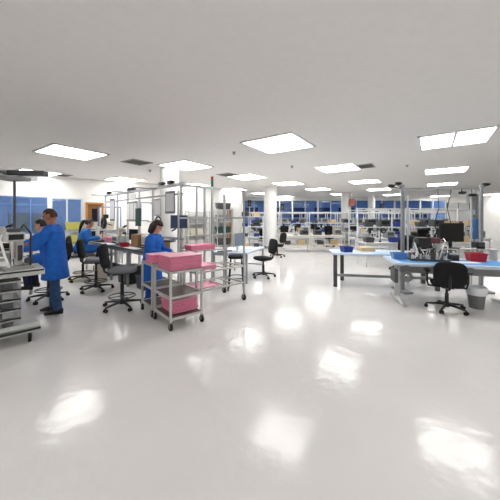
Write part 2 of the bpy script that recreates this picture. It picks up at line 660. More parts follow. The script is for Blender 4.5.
LIGHTS = [
    (72, 152.5, 'two-panel ceiling light high over the man in the blue coat'),
    (37, 172.5, 'ceiling light nearest the internal windows at the photo left edge'),
    (125, 179.5, 'ceiling light between the wooden door wall and the near column'),
    (186, 165.5, 'bright ceiling light just right of the near column top'),
    (194, 185, 'ceiling light behind the column, just above the aluminium gantry end'),
    (279, 144, 'ceiling light nearest the camera over the open middle floor'),
    (247, 176.8, 'ceiling light left of middle, second vent beside it'),
    (233, 189.3, 'ceiling light above the orange door at the white wall end'),
    (288, 183.3, 'ceiling light in front of the middle round column'),
    (263, 193.3, 'small ceiling light left of the middle round column top'),
    (338, 168, 'ceiling light with a vent beside it, over the far desk'),
    (318, 189, 'ceiling light right of the middle round column'),
    (365, 181.4, 'second ceiling light in the line starting beside the right vent'),
    (341, 194, 'ceiling light just before the column carrying the rust sign'),
    (379, 189.2, 'third ceiling light in the line starting beside the right vent'),
    (393, 194.6, 'fourth ceiling light in the line starting beside the right vent'),
    (398, 199, 'far ceiling light behind the left post of the right gantry'),
    (445.5, 170.3, 'large ceiling light above the black monitor, nearest of that line'),
    (442, 184, 'second ceiling light of the line above the black monitor'),
    (440, 196, 'third ceiling light of the line above the black monitor'),
    (454, 139, 'ceiling light nearest the camera on the right half'),
    (492, 194.5, 'ceiling light at the photo right edge behind the right post'),
    (284, 196.5, 'far ceiling light right behind the middle round column'),
    (309, 198, 'farthest ceiling light between the round column and rust sign'),
]
for px, py, lab in LIGHTS:
    Y = (CEIL - EYE) * F / (EYE * 0 + 218 - py)
    place('light', make_light, lab, at(px, Y, CEIL), LANG, 'square ceiling lights')
# unseen panels added overhead and behind the camera to brighten the foreground
for x, y, lab in ((-7.4, 0.6, 'added unseen ceiling light overhead near the camera, leftmost'), (-3.4, 0.2, 'added unseen ceiling light overhead near the camera, left of it'),
                  (3.0, 0.2, 'added unseen ceiling light overhead near the camera, right of it'), (8.6, 1.0, 'added unseen ceiling light overhead near the camera, rightmost'), (-3.2, -3.0, 'added unseen ceiling light behind the camera, left one'),
                  (1.6, -3.2, 'added unseen ceiling light behind the camera, middle one'), (6.6, -3.0, 'added unseen ceiling light behind the camera, right one')):
    place('light', make_light, lab, (x, y, CEIL), LANG, 'square ceiling lights')


def make_vent():
    o = thing('ceiling_vent', 'x', 'vent')
    f = MB()
    for sx in (-1, 1):
        f.box((sx * 0.3, 0, -0.01), (0.04, 0.64, 0.02))
        f.box((0, sx * 0.3, -0.01), (0.64, 0.04, 0.02))
    f.build('frame', M_GREY, o)
    MB().box((0, 0, -0.003), (0.56, 0.56, 0.004)).build('backing', M_VENT, o)
    s = MB()
    for i in range(5):
        s.box((0, -0.22 + 0.11 * i, -0.01), (0.56, 0.02, 0.012), Matrix.Rotation(0.5, 3, 'X'))
    s.build('slat', M_VENT, o)
    return o


for px, py, lab in ((137, 162, 'dark square ceiling vent left of the near column'), (228, 174.6, 'dark ceiling vent left of the middle ceiling light'),
                    (363, 166.2, 'slim dark ceiling vent beside the right light'), (60, 174.8, 'dark ceiling vent beside the left edge light')):
    place('vent', make_vent, lab, at(px, 1.65 * F / (218 - py), CEIL), LANG, 'ceiling vents')


def make_sprinkler():
    o = thing('sprinkler', 'x', 'sprinkler')
    MB().lathe([(0.05, 0), (0.05, -0.012), (0.02, -0.02), (0.015, -0.05)], n=12, cap=True).build('pipe', M_GREY, o)
    MB().cyl((0, 0, -0.05), (0, 0, -0.058), 0.035, n=12).build('deflector', M_DGREY, o)
    return o


for px, py, lab in ((150, 170, 'small ceiling sprinkler left of the near column'), (234, 152, 'small ceiling sprinkler nearest the camera'),
                    (292, 166, 'small ceiling sprinkler over the middle floor'), (407, 165, 'small ceiling sprinkler left of the large right light')):
    place('sprinkler', make_sprinkler, lab, at(px, 1.65 * F / (218 - py), CEIL), 0, 'ceiling sprinklers')


# ------------------------------------------------------------------ chairs (local: facing +x)
def star_base(o, r, wheel=0.03):
    mb = MB()
    mb.lathe([(0.045, 0.06), (0.05, 0.075), (0.045, 0.13), (0.03, 0.15)], n=14, cap=True)
    for i in range(5):
        a = 2 * math.pi * i / 5 + 0.25
        d = Vector((math.cos(a), math.sin(a), 0))
        sd = Vector((-d.y, d.x, 0))
        mb.loft([(d * 0.03 + Vector((0, 0, 0.105)), sd * 0.03, Vector((0, 0, 0.026))),
                 (d * r * 0.6 + Vector((0, 0, 0.092)), sd * 0.025, Vector((0, 0, 0.02))),
                 (d * r + Vector((0, 0, 0.075)), sd * 0.018, Vector((0, 0, 0.013)))], 10)
    mb.build('base', M_BLACK, o, smooth='auto')
    for i in range(5):
        a = 2 * math.pi * i / 5 + 0.25
        d = Vector((math.cos(a), math.sin(a), 0))
        sd = Vector((-d.y, d.x, 0))
        c = d * r
        w = MB()
        for s in (-1, 1):
            w.cyl(c + sd * (0.008 * s) + Vector((0, 0, wheel)), c + sd * (0.028 * s) + Vector((0, 0, wheel)), wheel, n=14)
        w.cyl(c + Vector((0, 0, wheel)), c + Vector((0, 0, 0.085)), 0.009, n=8)
        w.build('caster', M_RUB, o, smooth='auto')


def cushion(mb, c, sx, sy, th, dish=0.0):
    n = 20
    def ring(k, z):
        out = []
        for i in range(n):
            t = 2 * math.pi * i / n
            cx, sy_ = math.cos(t), math.sin(t)
            e = 0.55
            x = math.copysign(abs(cx) ** e, cx) * sx / 2 * k
            y = math.copysign(abs(sy_) ** e, sy_) * sy / 2 * k
            out.append(mb.bm.verts.new((c[0] + x, c[1] + y, c[2] + z + dish * (2 * y / sy) ** 2)))
        return out
    R = [ring(0.86, -th / 2), ring(0.98, -th * 0.3), ring(1.0, 0.0), ring(0.97, th * 0.35), ring(0.82, th / 2)]
    for p, q in zip(R[:-1], R[1:]):
        for i in range(n):
            j = (i + 1) % n
            mb.bm.faces.new((p[i], p[j], q[j], q[i]))
    mb.bm.faces.new(list(reversed(R[0])))
    mb.bm.faces.new(R[-1])


def make_chair(seat_z, ring, arms, seat_m, back_w, back_h, back_z, r=0.31):
    o = thing('office_chair' if not ring else 'drafting_chair', 'x', 'chair')
    star_base(o, r)
    MB().cyl((0, 0, 0.12), (0, 0, seat_z * 0.62), 0.03, n=14).cyl((0, 0, seat_z * 0.6), (0, 0, seat_z - 0.06), 0.02, n=14).build('column', M_BLACK, o, smooth='auto')
    if ring:
        mb = MB()
        zr = 0.2
        mb.ring((0, 0, zr), 0.22, 0.011)
        mb.cyl((0, 0, zr - 0.025), (0, 0, zr + 0.025), 0.036, n=14)
        for i in range(4):
            a = math.pi / 2 * i + 0.4
            mb.cyl((0.03 * math.cos(a), 0.03 * math.sin(a), zr), (0.22 * math.cos(a), 0.22 * math.sin(a), zr), 0.008, n=8)
        mb.build('foot_ring', M_DGREY, o, smooth='auto')
    MB().box((0, 0, seat_z - 0.065), (0.24, 0.18, 0.03), bev=0.008).bar((0.05, 0.05, seat_z - 0.08), (0.02, 0.26, seat_z - 0.08), 0.012).build('seat_plate', M_BLACK, o)
    mb = MB()
    cushion(mb, (0.02, 0, seat_z - 0.015), 0.46, 0.48, 0.075, 0.012)
    mb.build('seat', seat_m, o, smooth=True)
    mb = MB()
    zc = back_z
    xb = -0.27
    mb.tube([(-0.08, 0, seat_z - 0.07), (-0.22, 0, seat_z - 0.07), (-0.29, 0, seat_z - 0.03), (-0.31, 0, seat_z + 0.1), (-0.30, 0, zc)], 0.02, 8)
    mb.build('back_support', M_BLACK, o, smooth=True)
    mb = MB()
    cushion(mb, (0, 0, 0), back_h, back_w, 0.07, 0.03)
    # stand the cushion upright, slightly reclined
    R = Matrix.Translation((xb, 0, zc)) @ Matrix.Rotation(math.radians(-98), 4, 'Y')
    mb.bm.transform(R)
    mb.build('backrest', M_FAB, o, smooth=True)
    if arms:
        for s in (-1, 1):
            mb = MB()
            y = s * 0.29
            mb.tube([(-0.02, s * 0.12, seat_z - 0.07), (-0.02, y * 0.93, seat_z - 0.06), (-0.02, y, seat_z + 0.02), (-0.03, y, seat_z + 0.19)], 0.018, 8)
            mb.box((-0.03, y, seat_z + 0.1), (0.07, 0.025, 0.13), bev=0.008)
            ao = mb.build('arm', M_BLACK, o, smooth='auto')
            MB().box((0.0, y, seat_z + 0.205), (0.26, 0.08, 0.035), bev=0.014).build('arm_pad', M_BLACK, ao, smooth='auto')
    return o


def draft(label, loc, rz):
    return place('draft', lambda: make_chair(0.68, True, False, M_FABG, 0.42, 0.44, 0.93, 0.33), label, loc, rz, 'drafting chairs at the left benches')


draft('empty black drafting chair with grey seat and foot ring, nearest to the bench bin', (-3.42, 5.89, 0), math.radians(20))
draft('black drafting chair the long-haired woman sits on', (-4.32, 6.85, 0), math.radians(25))
draft('black drafting chair closest to the pink tray cart, grey seat empty', (-2.30, 4.77, 0), math.radians(15))
draft('drafting chair under the seated worker behind the man in blue', (-3.95, 5.2, 0), math.radians(185))
rch = make_chair(0.47, False, True, M_FAB, 0.47, 0.42, 0.67, 0.30)
tag(rch, 'black office chair with armrests, back turned, at the blue-topped desk', 'chair')
rch.location = (3.43, 4.62, 0)
rch.rotation_euler = (0, 0, math.radians(62))
ach = make_chair(0.52, False, False, M_FAB, 0.42, 0.42, 0.82, 0.31)
tag(ach, 'black armless swivel chair by the white middle table', 'chair')
ach.location = at(263.5, 7.2)
ach.rotation_euler = (0, 0, math.radians(205))


def make_stool():
    o = thing('stool', 'x', 'stool')
    for sx in (-1, 1):
        for sy in (-1, 1):
            MB().cyl((sx * 0.17, sy * 0.17, 0), (sx * 0.12, sy * 0.12, 0.7), 0.014, n=10).build('leg', M_BLACK, o, smooth='auto')
    MB().ring((0, 0, 0.28), 0.205, 0.009).build('foot_ring', M_BLACK, o, smooth=True)
    mb = MB()
    cushion(mb, (0, 0, 0.735), 0.36, 0.36, 0.07)
    mb.build('seat', M_FAB, o, smooth=True)
    return o


st = make_stool()
tag(st, 'black padded stool before the white middle table', 'stool')
st.location = (-0.31, 5.95, 0)

# ------------------------------------------------------------------ people (local: facing +x, left side +y)
def hand(mb, wrist, d, pn, side, curl=0.5, k=1.0):
    """wrist point, pointing direction, palm normal, side=+1 thumb towards cross(d,pn)"""
    d = Vector(d).normalized()
    pn = Vector(pn)
    pn = (pn - d * pn.dot(d)).normalized()
    s = d.cross(pn) * side
    R = Matrix((d, s, pn)).transposed()
    w = Vector(wrist)
    mb.sph(w + d * 0.05 * k, (0.055 * k, 0.042 * k, 0.017 * k), R, 12)
    mb.chain([w - d * 0.02, w + d * 0.03 * k], [0.027 * k, 0.024 * k], 10)
    lens = [0.072, 0.08, 0.075, 0.058]
    for i, L in enumerate(lens):
        p = w + d * (0.088 * k) + s * (0.03 - 0.0205 * i) * k
        pts = [p - d * 0.02]
        dd = d.copy()
        for j, f in enumerate((0.45, 0.32, 0.23)):
            a = curl * (0.5 + 0.45 * j)
            dd = (d * math.cos(a) + pn * math.sin(a)).normalized()
            p = p + dd * L * f * k
            pts.append(p)
        mb.chain(pts, [0.0098 * k, 0.0095 * k, 0.009 * k, 0.0082 * k], 8)
    t0 = w + d * 0.02 * k + s * 0.03 * k
    t1 = t0 + (d * 0.7 + s * 0.7 + pn * 0.3).normalized() * 0.038 * k
    t2 = t1 + (d * 0.9 + s * 0.2 + pn * 0.5).normalized() * 0.03 * k
    mb.chain([t0 - s * 0.012, t1, t2], [0.013 * k, 0.011 * k, 0.009 * k], 8)


def head_mesh(mb, c, R, k=1.0):
    c = Vector(c)
    b2 = bmesh.new()
    bmesh.ops.create_uvsphere(b2, u_segments=24, v_segments=16, radius=1.0)
    for v in b2.verts:
        x, y, z = v.co
        kx = ky = 1.0
        if z < 0:
            ky = 1 - 0.30 * (-z)
            kx = 1 - 0.10 * (-z) if x > 0 else 1 - 0.35 * (-z)
        if x > 0.55 and abs(z - 0.05) < 0.18 and 0.2 < abs(y) < 0.62:
            x -= 0.06
        v.co = Vector((x * 0.098 * kx, y * 0.076 * ky, z * 0.118)) * k
    b2.transform(Matrix.Translation(c) @ R.to_4x4())
    me = bpy.data.meshes.new('tmp')
    b2.to_mesh(me)
    b2.free()
    mb.bm.from_mesh(me)
    bpy.data.meshes.remove(me)
    def P(x, y, z):
        return c + R @ (Vector((x, y, z)) * k)
    mb.chain([P(0.088, 0, 0.02), P(0.104, 0, -0.012), P(0.112, 0, -0.027)], [0.009 * k, 0.012 * k, 0.013 * k], 8)      # nose
    mb.chain([P(0.088, -0.022, -0.062), P(0.095, 0, -0.062), P(0.088, 0.022, -0.062)], [0.006 * k, 0.009 * k, 0.006 * k], 8)  # lips
    mb.sph(P(0.075, 0, -0.098), 0.026 * k, None, 10)                                                # chin
    for s in (-1, 1):
        mb.sph(P(-0.008, s * 0.076, -0.01), (0.02 * k, 0.01 * k, 0.032 * k), R, 10)           # ears


def person(label, loc, rz, J, mats, hair='short', coat_hem=None, seated=False, k=1.0, head_pitch=0.0, head_yaw=0.0, sleeves=1.0):
    """J: joints in local metres"""
    skin_m, coat_m, leg_m, shoe_m, hair_m = mats
    o = thing('person', label, 'person', loc, rz)
    V = {a: Vector(b) for a, b in J.items() if isinstance(b, (tuple, list))}
    body = MB()
    up = (V['neck'] - V['pelvis']).normalized()
    side = Vector((0, 1, 0))
    fw = side.cross(up).normalized()
    def tor(f, a, b):
        return (V['pelvis'].lerp(V['neck'], f), side * a * k, fw * b * k)
    body.loft([tor(-0.12, 0.10, 0.08), tor(0, 0.155, 0.11), tor(0.25, 0.135, 0.10), tor(0.5, 0.14, 0.105), tor(0.75, 0.165, 0.11), tor(0.93, 0.13, 0.08), tor(1.0, 0.06, 0.055)], 18)
    body.chain([V['neck'] - up * 0.04, V['neck'].lerp(V['head'], 0.55)], [0.056 * k, 0.052 * k], 12)
    R = Matrix.Rotation(head_yaw, 3, 'Z') @ Matrix.Rotation(head_pitch, 3, 'Y')
    head_mesh(body, V['head'], R, k)
    for s, n in ((1, 'l'), (-1, 'r')):
        sh, el, wr = V['shoulder_' + n], V['elbow_' + n], V['wrist_' + n]
        body.chain([sh.lerp(V['neck'], 0.35), sh, sh.lerp(el, 0.5), el, el.lerp(wr, 0.35), wr], [0.05 * k, 0.055 * k, 0.046 * k, 0.037 * k, 0.037 * k, 0.026 * k], 12)
        dirn = (wr - el).normalized()
        hd = (dirn + Vector(J.get('hand_dir', (0, 0, 0)))).normalized()
        pn = Vector(J.get('palm', (0, 0, -1)))
        sgn = 1 if (hd.cross(pn)).dot(Vector((0, -s, 0)) + Vector((0, 0, 0.3))) > 0 else -1
        hand(body, wr, hd, pn, sgn, J.get('curl', 0.55), k)
        hp, kn, an = V['hip_' + n], V['knee_' + n], V['ankle_' + n]
        body.chain([hp, hp.lerp(kn, 0.5), kn, kn.lerp(an, 0.35), an], [0.085 * k, 0.072 * k, 0.052 * k, 0.05 * k, 0.036 * k], 12)
        body.chain([an, an + Vector((0.1, 0, -0.055))], [0.036 * k, 0.03 * k], 10)
    body.remesh('body', skin_m, o, 0.0075, 3)
    # eyes
    for s in (-1, 1):
        MB().sph(V['head'] + R @ (Vector((0.086, s * 0.033, 0.012)) * k), 0.011 * k, None, 8).build('eye', M_EYE, o, smooth=True)
    # trousers
    tr = MB()
    for n in ('l', 'r'):
        hp, kn, an = V['hip_' + n], V['knee_' + n], V['ankle_' + n]
        low = kn.lerp(an, 0.97)
        tr.chain([hp, hp.lerp(kn, 0.5), kn, kn.lerp(an, 0.5), low], [0.105 * k, 0.09 * k, 0.072 * k, 0.066 * k, 0.064 * k], 14)
    tr.chain([V['pelvis'] - up * 0.06, V['pelvis'] + up * 0.06], [0.135 * k, 0.14 * k], 16)
    tr.remesh('trousers', leg_m, o, 0.012, 4)
    # shoes
    for n in ('l', 'r'):
        an = V['ankle_' + n]
        fd = Vector(J.get('toe_' + n, (1, 0, 0))).normalized()
        sd = Vector((-fd.y, fd.x, 0))
        g = Vector((an.x, an.y, an.z - 0.085))
        sh = MB()
        sh.loft([(g - fd * 0.075 + Vector((0, 0, 0.045)), sd * 0.028, Vector((0, 0, 0.044))),
                 (g - fd * 0.04 + Vector((0, 0, 0.055)), sd * 0.04, Vector((0, 0, 0.055))),
                 (g + fd * 0.05 + Vector((0, 0, 0.045)), sd * 0.045, Vector((0, 0, 0.045))),
                 (g + fd * 0.13 + Vector((0, 0, 0.032)), sd * 0.048, Vector((0, 0, 0.032))),
                 (g + fd * 0.19 + Vector((0, 0, 0.022)), sd * 0.028, Vector((0, 0, 0.022)))], 14)
        sh.build('shoe', shoe_m, o, smooth=True)
    # coat
    ct = MB()
    if coat_hem is not None and not seated:
        hz = coat_hem
        p = V['pelvis']
        def ring_at(z, a, b, dx=0.0):
            return (Vector((p.x + dx, p.y, z)), side * a * k, Vector((b * k, 0, 0)))
        ct.loft([ring_at(hz, 0.235, 0.195), ring_at(hz + 0.02, 0.238, 0.198), ring_at((hz + p.z) / 2, 0.222, 0.175), ring_at(p.z, 0.205, 0.158),
                 tor(0.3, 0.185, 0.145), tor(0.6, 0.195, 0.15), tor(0.8, 0.205, 0.142), tor(0.95, 0.15, 0.10), tor(1.02, 0.078, 0.075)], 24)
    else:
        ct.loft([tor(-0.15, 0.19, 0.15), tor(0, 0.2, 0.16), tor(0.3, 0.18, 0.14), tor(0.6, 0.19, 0.148), tor(0.8, 0.2, 0.138), tor(0.95, 0.15, 0.10), tor(1.02, 0.076, 0.074)], 24)
        for n in ('l', 'r'):
            hp, kn = V['hip_' + n], V['knee_' + n]
            ct.chain([hp, hp.lerp(kn, 0.75)], [0.125 * k, 0.1 * k], 14)
    for n in ('l', 'r'):
        sh, el, wr = V['shoulder_' + n], V['elbow_' + n], V['wrist_' + n]
        ct.chain([sh.lerp(V['neck'], 0.3), sh, sh.lerp(el, 0.5), el, el.lerp(wr, 0.55), el.lerp(wr, 0.9)],
                 [0.07 * k, 0.083 * k, 0.072 * k, 0.066 * k, 0.056 * k, 0.052 * k], 14)
    ct.ring(V['neck'] + up * 0.015, 0.075 * k, 0.016 * k)
    co = ct.remesh('coat', coat_m, o, 0.0125, 5)
    # hair
    hb = bmesh.new()
    bmesh.ops.create_uvsphere(hb, u_segments=24, v_segments=16, radius=1.0)
    lim = {'short': 0.10, 'bob': -0.55, 'tail': -0.15, 'cap': 0.05}[hair]
    fz = 0.2 if hair == 'bob' else 0.42
    kill = [v for v in hb.verts if (v.co.x > 0.45 and v.co.z < fz) or (v.co.x > (0.3 if hair == 'bob' else -0.15) and v.co.z < lim + 0.0) or v.co.z < min(lim, -0.2) - 0.25]
    bmesh.ops.delete(hb, geom=kill, context='VERTS')
    grow = {'short': 1.03, 'bob': 1.24, 'tail': 1.09, 'cap': 1.06}[hair]
    for v in hb.verts:
        v.co = Vector((v.co.x * 0.098, v.co.y * 0.078, v.co.z * 0.118)) * k * grow
    hb.transform(Matrix.Translation(V['head'] + Vector((0, 0, 0.003))) @ R.to_4x4())
    hm = MB()
    me = bpy.data.meshes.new('tmp')
    hb.to_mesh(me)
    hb.free()
    hm.bm.from_mesh(me)
    bpy.data.meshes.remove(me)
    if hair == 'tail':
        h = V['head']
        hm.chain([h + R @ Vector((-0.095, 0, 0.04)), h + R @ Vector((-0.15, 0, 0.01)), h + R @ Vector((-0.165, 0.01, -0.12)), h + R @ Vector((-0.15, 0.01, -0.3))], [0.035, 0.042, 0.036, 0.015], 10)
    if hair == 'bob':
        h = V['head']
        for s in (-1, 1):
            hm.chain([h + R @ Vector((-0.02, s * 0.08, 0.03)), h + R @ Vector((-0.02, s * 0.088, -0.06)), h + R @ Vector((-0.02, s * 0.075, -0.13))], [0.036, 0.042, 0.026], 10)
        hm.chain([h + R @ Vector((-0.08, 0, 0.0)), h + R @ Vector((-0.085, 0, -0.12))], [0.06, 0.045], 12)
    ho = hm.build('hair', hair_m, o, smooth=True)
    md = ho.modifiers.new('thick', 'SOLIDIFY')
    md.thickness = 0.012
    md.offset = -0.5
    return o


def stand_joints(h, lean=0.05, spread=0.09, step=0.08, arms=None):
    s = h / 1.75
    J = {'pelvis': (0, 0, 0.93 * s), 'neck': (lean, 0, 1.46 * s), 'head': (lean + 0.05, 0, 1.63 * s)}
    J['hip_l'], J['hip_r'] = (0, spread, 0.9 * s), (0, -spread, 0.9 * s)
    J['knee_l'], J['knee_r'] = (step * 0.6 + 0.02, spread + 0.01, 0.49 * s), (-step * 0.4 + 0.02, -spread - 0.01, 0.49 * s)
    J['ankle_l'], J['ankle_r'] = (step, spread + 0.02, 0.087), (-step, -spread - 0.02, 0.087)
    J['shoulder_l'], J['shoulder_r'] = (lean, 0.185 * s, 1.40 * s), (lean, -0.185 * s, 1.40 * s)
    J.update(arms)
    return J


# man in blue coat, facing the equipment on the left
Jm = stand_joints(1.76, 0.03, 0.085, -0.07, {
    'elbow_l': (0.18, 0.26, 1.13), 'wrist_l': (0.40, 0.17, 1.10),
    'elbow_r': (0.20, -0.25, 1.14), 'wrist_r': (0.43, -0.12, 1.16), 'curl': 0.8, 'palm': (0.2, 0, -1)})
person('man in a knee-length blue lab coat and jeans working at the left equipment', (-3.30, 4.5, 0), math.radians(196), Jm,
       (M_SKIN, M_COAT, M_JEAN, M_SHOE, M_HAIRS), 'short', 0.58, head_pitch=0.32)
# woman standing behind the carts
Jw = stand_joints(1.53, 0.05, 0.08, 0.02, {
    'elbow_l': (0.12, 0.24, 0.98), 'wrist_l': (0.33, 0.16, 0.93),
    'elbow_r': (0.12, -0.24, 0.98), 'wrist_r': (0.34, -0.14, 0.94), 'curl': 0.5, 'palm': (0.1, 0, -1)})
person('woman in a blue coat with auburn-black bobbed hair, standing behind the pink tray cart', (-1.90, 5.12, 0), math.radians(-6), Jw,
       (M_SKIN2, M_COAT, M_BLUETR, M_SHOE, M_HAIRR), 'bob', 0.4, head_pitch=0.42, k=1.0)


def seat_joints(seat, lean, arms, knee_spread=0.11, foot_z=0.31):
    z = seat + 0.11
    J = {'pelvis': (-0.06, 0, z), 'neck': (-0.06 + lean, 0, z + 0.49), 'head': (0.0 + lean, 0, z + 0.65)}
    J['hip_l'], J['hip_r'] = (-0.03, 0.09, z - 0.02), (-0.03, -0.09, z - 0.02)
    J['knee_l'], J['knee_r'] = (0.38, knee_spread, z + 0.0), (0.38, -knee_spread, z + 0.0)
    J['ankle_l'], J['ankle_r'] = (0.30, knee_spread, foot_z), (0.32, -knee_spread, foot_z)
    J['shoulder_l'], J['shoulder_r'] = (-0.06 + lean, 0.18, z + 0.43), (-0.06 + lean, -0.18, z + 0.43)
    J.update(arms)
    return J


Js = seat_joints(0.70, 0.15, {'elbow_l': (0.14, 0.24, 1.06), 'wrist_l': (0.38, 0.14, 1.06), 'elbow_r': (0.14, -0.24, 1.06), 'wrist_r': (0.38, -0.12, 1.08),
                             'curl': 0.6}, foot_z=0.31)
person('woman with a long black ponytail seated in a blue coat at the left bench', (-4.32, 6.85, 0), math.radians(25), Js,
       (M_SKIN2, M_COAT2, M_NAVY, M_SHOE, M_HAIR), 'tail', None, True, head_pitch=0.3, k=0.95)
J3 = seat_joints(0.70, 0.14, {'elbow_l': (0.2, 0.25, 1.12), 'wrist_l': (0.42, 0.14, 1.16), 'elbow_r': (0.2, -0.25, 1.12), 'wrist_r': (0.42, -0.14, 1.16),
                              'curl': 0.7}, foot_z=0.31)
person('dark-haired worker in blue seated behind the man, mostly hidden by him', (-3.95, 5.2, 0), math.radians(185), J3,
       (M_SKIN2, M_COAT, M_NAVY, M_SHOE, M_HAIR), 'cap', None, True, head_pitch=0.35, k=0.98)

# ------------------------------------------------------------------ pink tray carts
CN = Vector((-1.127, 3.73, 0))
CU = Vector((0.755, 0.656, 0)).normalized()
CV = Vector((-CU.y, CU.x, 0))
CANG = math.atan2(CU.y, CU.x)


def cart_pt(u, v, z=0.0):
    return CN + CU * u + CV * v + Vector((0, 0, z))


def swivel_caster(o, x, y, r=0.05, m=M_RUB):
    c = MB()
    c.cyl((x - 0.014, y, r), (x + 0.014, y, r), r, n=18)
    cc = c.build('caster', m, o, smooth='auto')
    b = MB()
    for s in (-1, 1):
        b.box((x + s * 0.02, y, r + 0.028), (0.006, 0.04, 0.07))
    b.box((x, y, r + 0.062), (0.05, 0.05, 0.01))
    b.build('caster_fork', M_ALUD, cc)


def make_cart(w, d, label, tops):
    o = thing('tray_cart', label, 'cart')
    zt = tops[-1]
    for x in (0.018, w - 0.018):
        for y in (0.018, d - 0.018):
            MB().box((x, y, (zt + 0.115) / 2 + 0.0), (0.032, 0.032, zt - 0.115), bev=0.004).build('post', M_STEEL, o)
            swivel_caster(o, x, y)
    for z in tops:
        mb = MB()
        for y in (0.012, d - 0.012):
            mb.box((w / 2, y, z - 0.012), (w - 0.07, 0.022, 0.034))
        for x in (0.012, w - 0.012):
            mb.box((x, d / 2, z - 0.012), (0.022, d - 0.07, 0.034))
        mb.box((w / 2, d / 2, z - 0.02), (w - 0.04, d - 0.04, 0.008))
        so = mb.build('shelf', M_STEEL, o)
        MB().box((w / 2, d / 2, z - 0.008), (w - 0.05, d - 0.05, 0.014)).build('shelf_mat', M_MAT, so)
    return o


ca = make_cart(0.54, 0.61, 'grey three-shelf cart in front, loaded with tall pink tray stacks', (0.17, 0.47, 0.83))
ca.location = cart_pt(0, 0)
ca.rotation_euler = (0, 0, CANG)
cb = make_cart(0.54, 0.50, 'grey cart pushed behind the front cart, beside the standing woman', (0.17, 0.47, 0.85))
cb.location = cart_pt(0.0, 0.685)
cb.rotation_euler = (0, 0, CANG)


def make_tray(w, d, h, m):
    o = thing('pink_tray', 'x', 'tray')
    MB().tray((0, 0, 0), (w, d, h), 0.006, 0.955).build('shell', m, o)
    lp = MB()
    for s in (-1, 1):
        lp.box((s * (w / 2 + 0.004), 0, h - 0.004), (0.012, d + 0.018, 0.007))
        lp.box((0, s * (d / 2 + 0.004), h - 0.004), (w, 0.012, 0.007))
    lp.build('rim', m, o)
    return o


def stack(key, n, w, d, h, m, loc, rz, where, jit=0.006, lid=True):
    for i in range(n):
        k = n - i
        pos = 'topmost' if k == 1 else ('bottom' if i == 0 else ORD[k - 1] + ' from top')
        lab = 'pink tray, %s of the stack %s' % (pos, where)
        if n == 1:
            lab = 'single pink plastic tray ' + where
        p = Vector(loc) + Vector((random.uniform(-jit, jit), random.uniform(-jit, jit), i * (h + 0.001)))
        place(key, lambda: make_tray(w, d, h, m), lab, p, rz + random.uniform(-0.012, 0.012), 'pink trays ' + where)


def cover(label, w, d, loc, rz, th=0.008):
    o = MB().box((0, 0, th / 2), (w, d, th), bev=0.002).build('foam_sheet', M_PINKL, None, loc, rz)
    tag(o, label, 'foam sheet')


stack('ta', 8, 0.52, 0.40, 0.024, M_PINK, cart_pt(0.285, 0.235, 0.8365), CANG, 'on top of the front cart')
cover('pale pink foam sheet on the tall stack on top of the front cart', 0.53, 0.41, cart_pt(0.285, 0.235, 0.8365 + 8 * 0.025), CANG)
stack('tb', 5, 0.36, 0.26, 0.026, M_PINK, cart_pt(0.20, 0.86, 0.8565), CANG, 'on the cart by the standing woman')
cover('pale pink foam sheet on the low stack by the standing woman', 0.37, 0.27, cart_pt(0.20, 0.86, 0.8565 + 5 * 0.027), CANG)
stack('tc', 7, 0.40, 0.40, 0.026, M_PINK, cart_pt(0.305, 0.33, 0.1765), CANG, 'on the bottom shelf of the front cart')
cover('pale pink foam sheet on the stack on the bottom shelf', 0.41, 0.41, cart_pt(0.305, 0.33, 0.1765 + 7 * 0.027), CANG)

# tall wheeled frame cart beside it
cw, cd = 1.08, 0.69
cc = thing('frame_cart', 'tall wheeled aluminium frame with low pink shelves right of the carts', 'cart', cart_pt(0.64, 0.41), CANG)
for x, y, h in ((0.015, 0.015, 0.72), (cw - 0.015, 0.015, 2.1), (0.015, cd - 0.015, 2.12), (cw - 0.015, cd - 0.015, 2.1)):
    MB().box((x, y, (h + 0.12) / 2), (0.03, 0.03, h - 0.12), bev=0.003).build('post', M_ALU, cc)
    swivel_caster(cc, x, y, 0.055)
for z in (0.36, 0.68):
    mb = MB()
    for y in (0.015, cd - 0.015):
        mb.box((cw / 2, y, z - 0.015), (cw - 0.06, 0.025, 0.03))
    for x in (0.015, cw - 0.015):
        mb.box((x, cd / 2, z - 0.015), (0.025, cd - 0.06, 0.03))
    for i in range(4):
        mb.box((cw * (i + 1) / 5, cd / 2, z - 0.012), (0.02, cd - 0.05, 0.018))
    mb.build('shelf', M_STEEL, cc)
MB().box((cw / 2, cd - 0.015, 1.6), (cw - 0.06, 0.03, 0.03)).build('rail', M_ALU, cc)
MB().box((cw - 0.015, cd / 2, 1.6), (0.03, cd - 0.06, 0.03)).build('rail', M_ALU, cc)
stack('td', 3, 0.40, 0.34, 0.026, M_PINKL, cart_pt(0.90, 0.64, 0.684), CANG, 'on the tall wheeled frame')
stack('te', 1, 0.46, 0.36, 0.026, M_PINKL, cart_pt(0.94, 0.65, 0.364), CANG, 'on the low shelf of the wheeled frame')

# ------------------------------------------------------------------ left bench and gantry
P0 = Vector((-4.25, 7.4, 0))
BD = Vector((0.735, -0.678, 0)).normalized()
BN = Vector((0.678, 0.735, 0)).normalized()
BANG = math.atan2(BD.y, BD.x)


def bp(t, n, z=0.0):
    return P0 + BD * t + BN * n + Vector((0, 0, z))


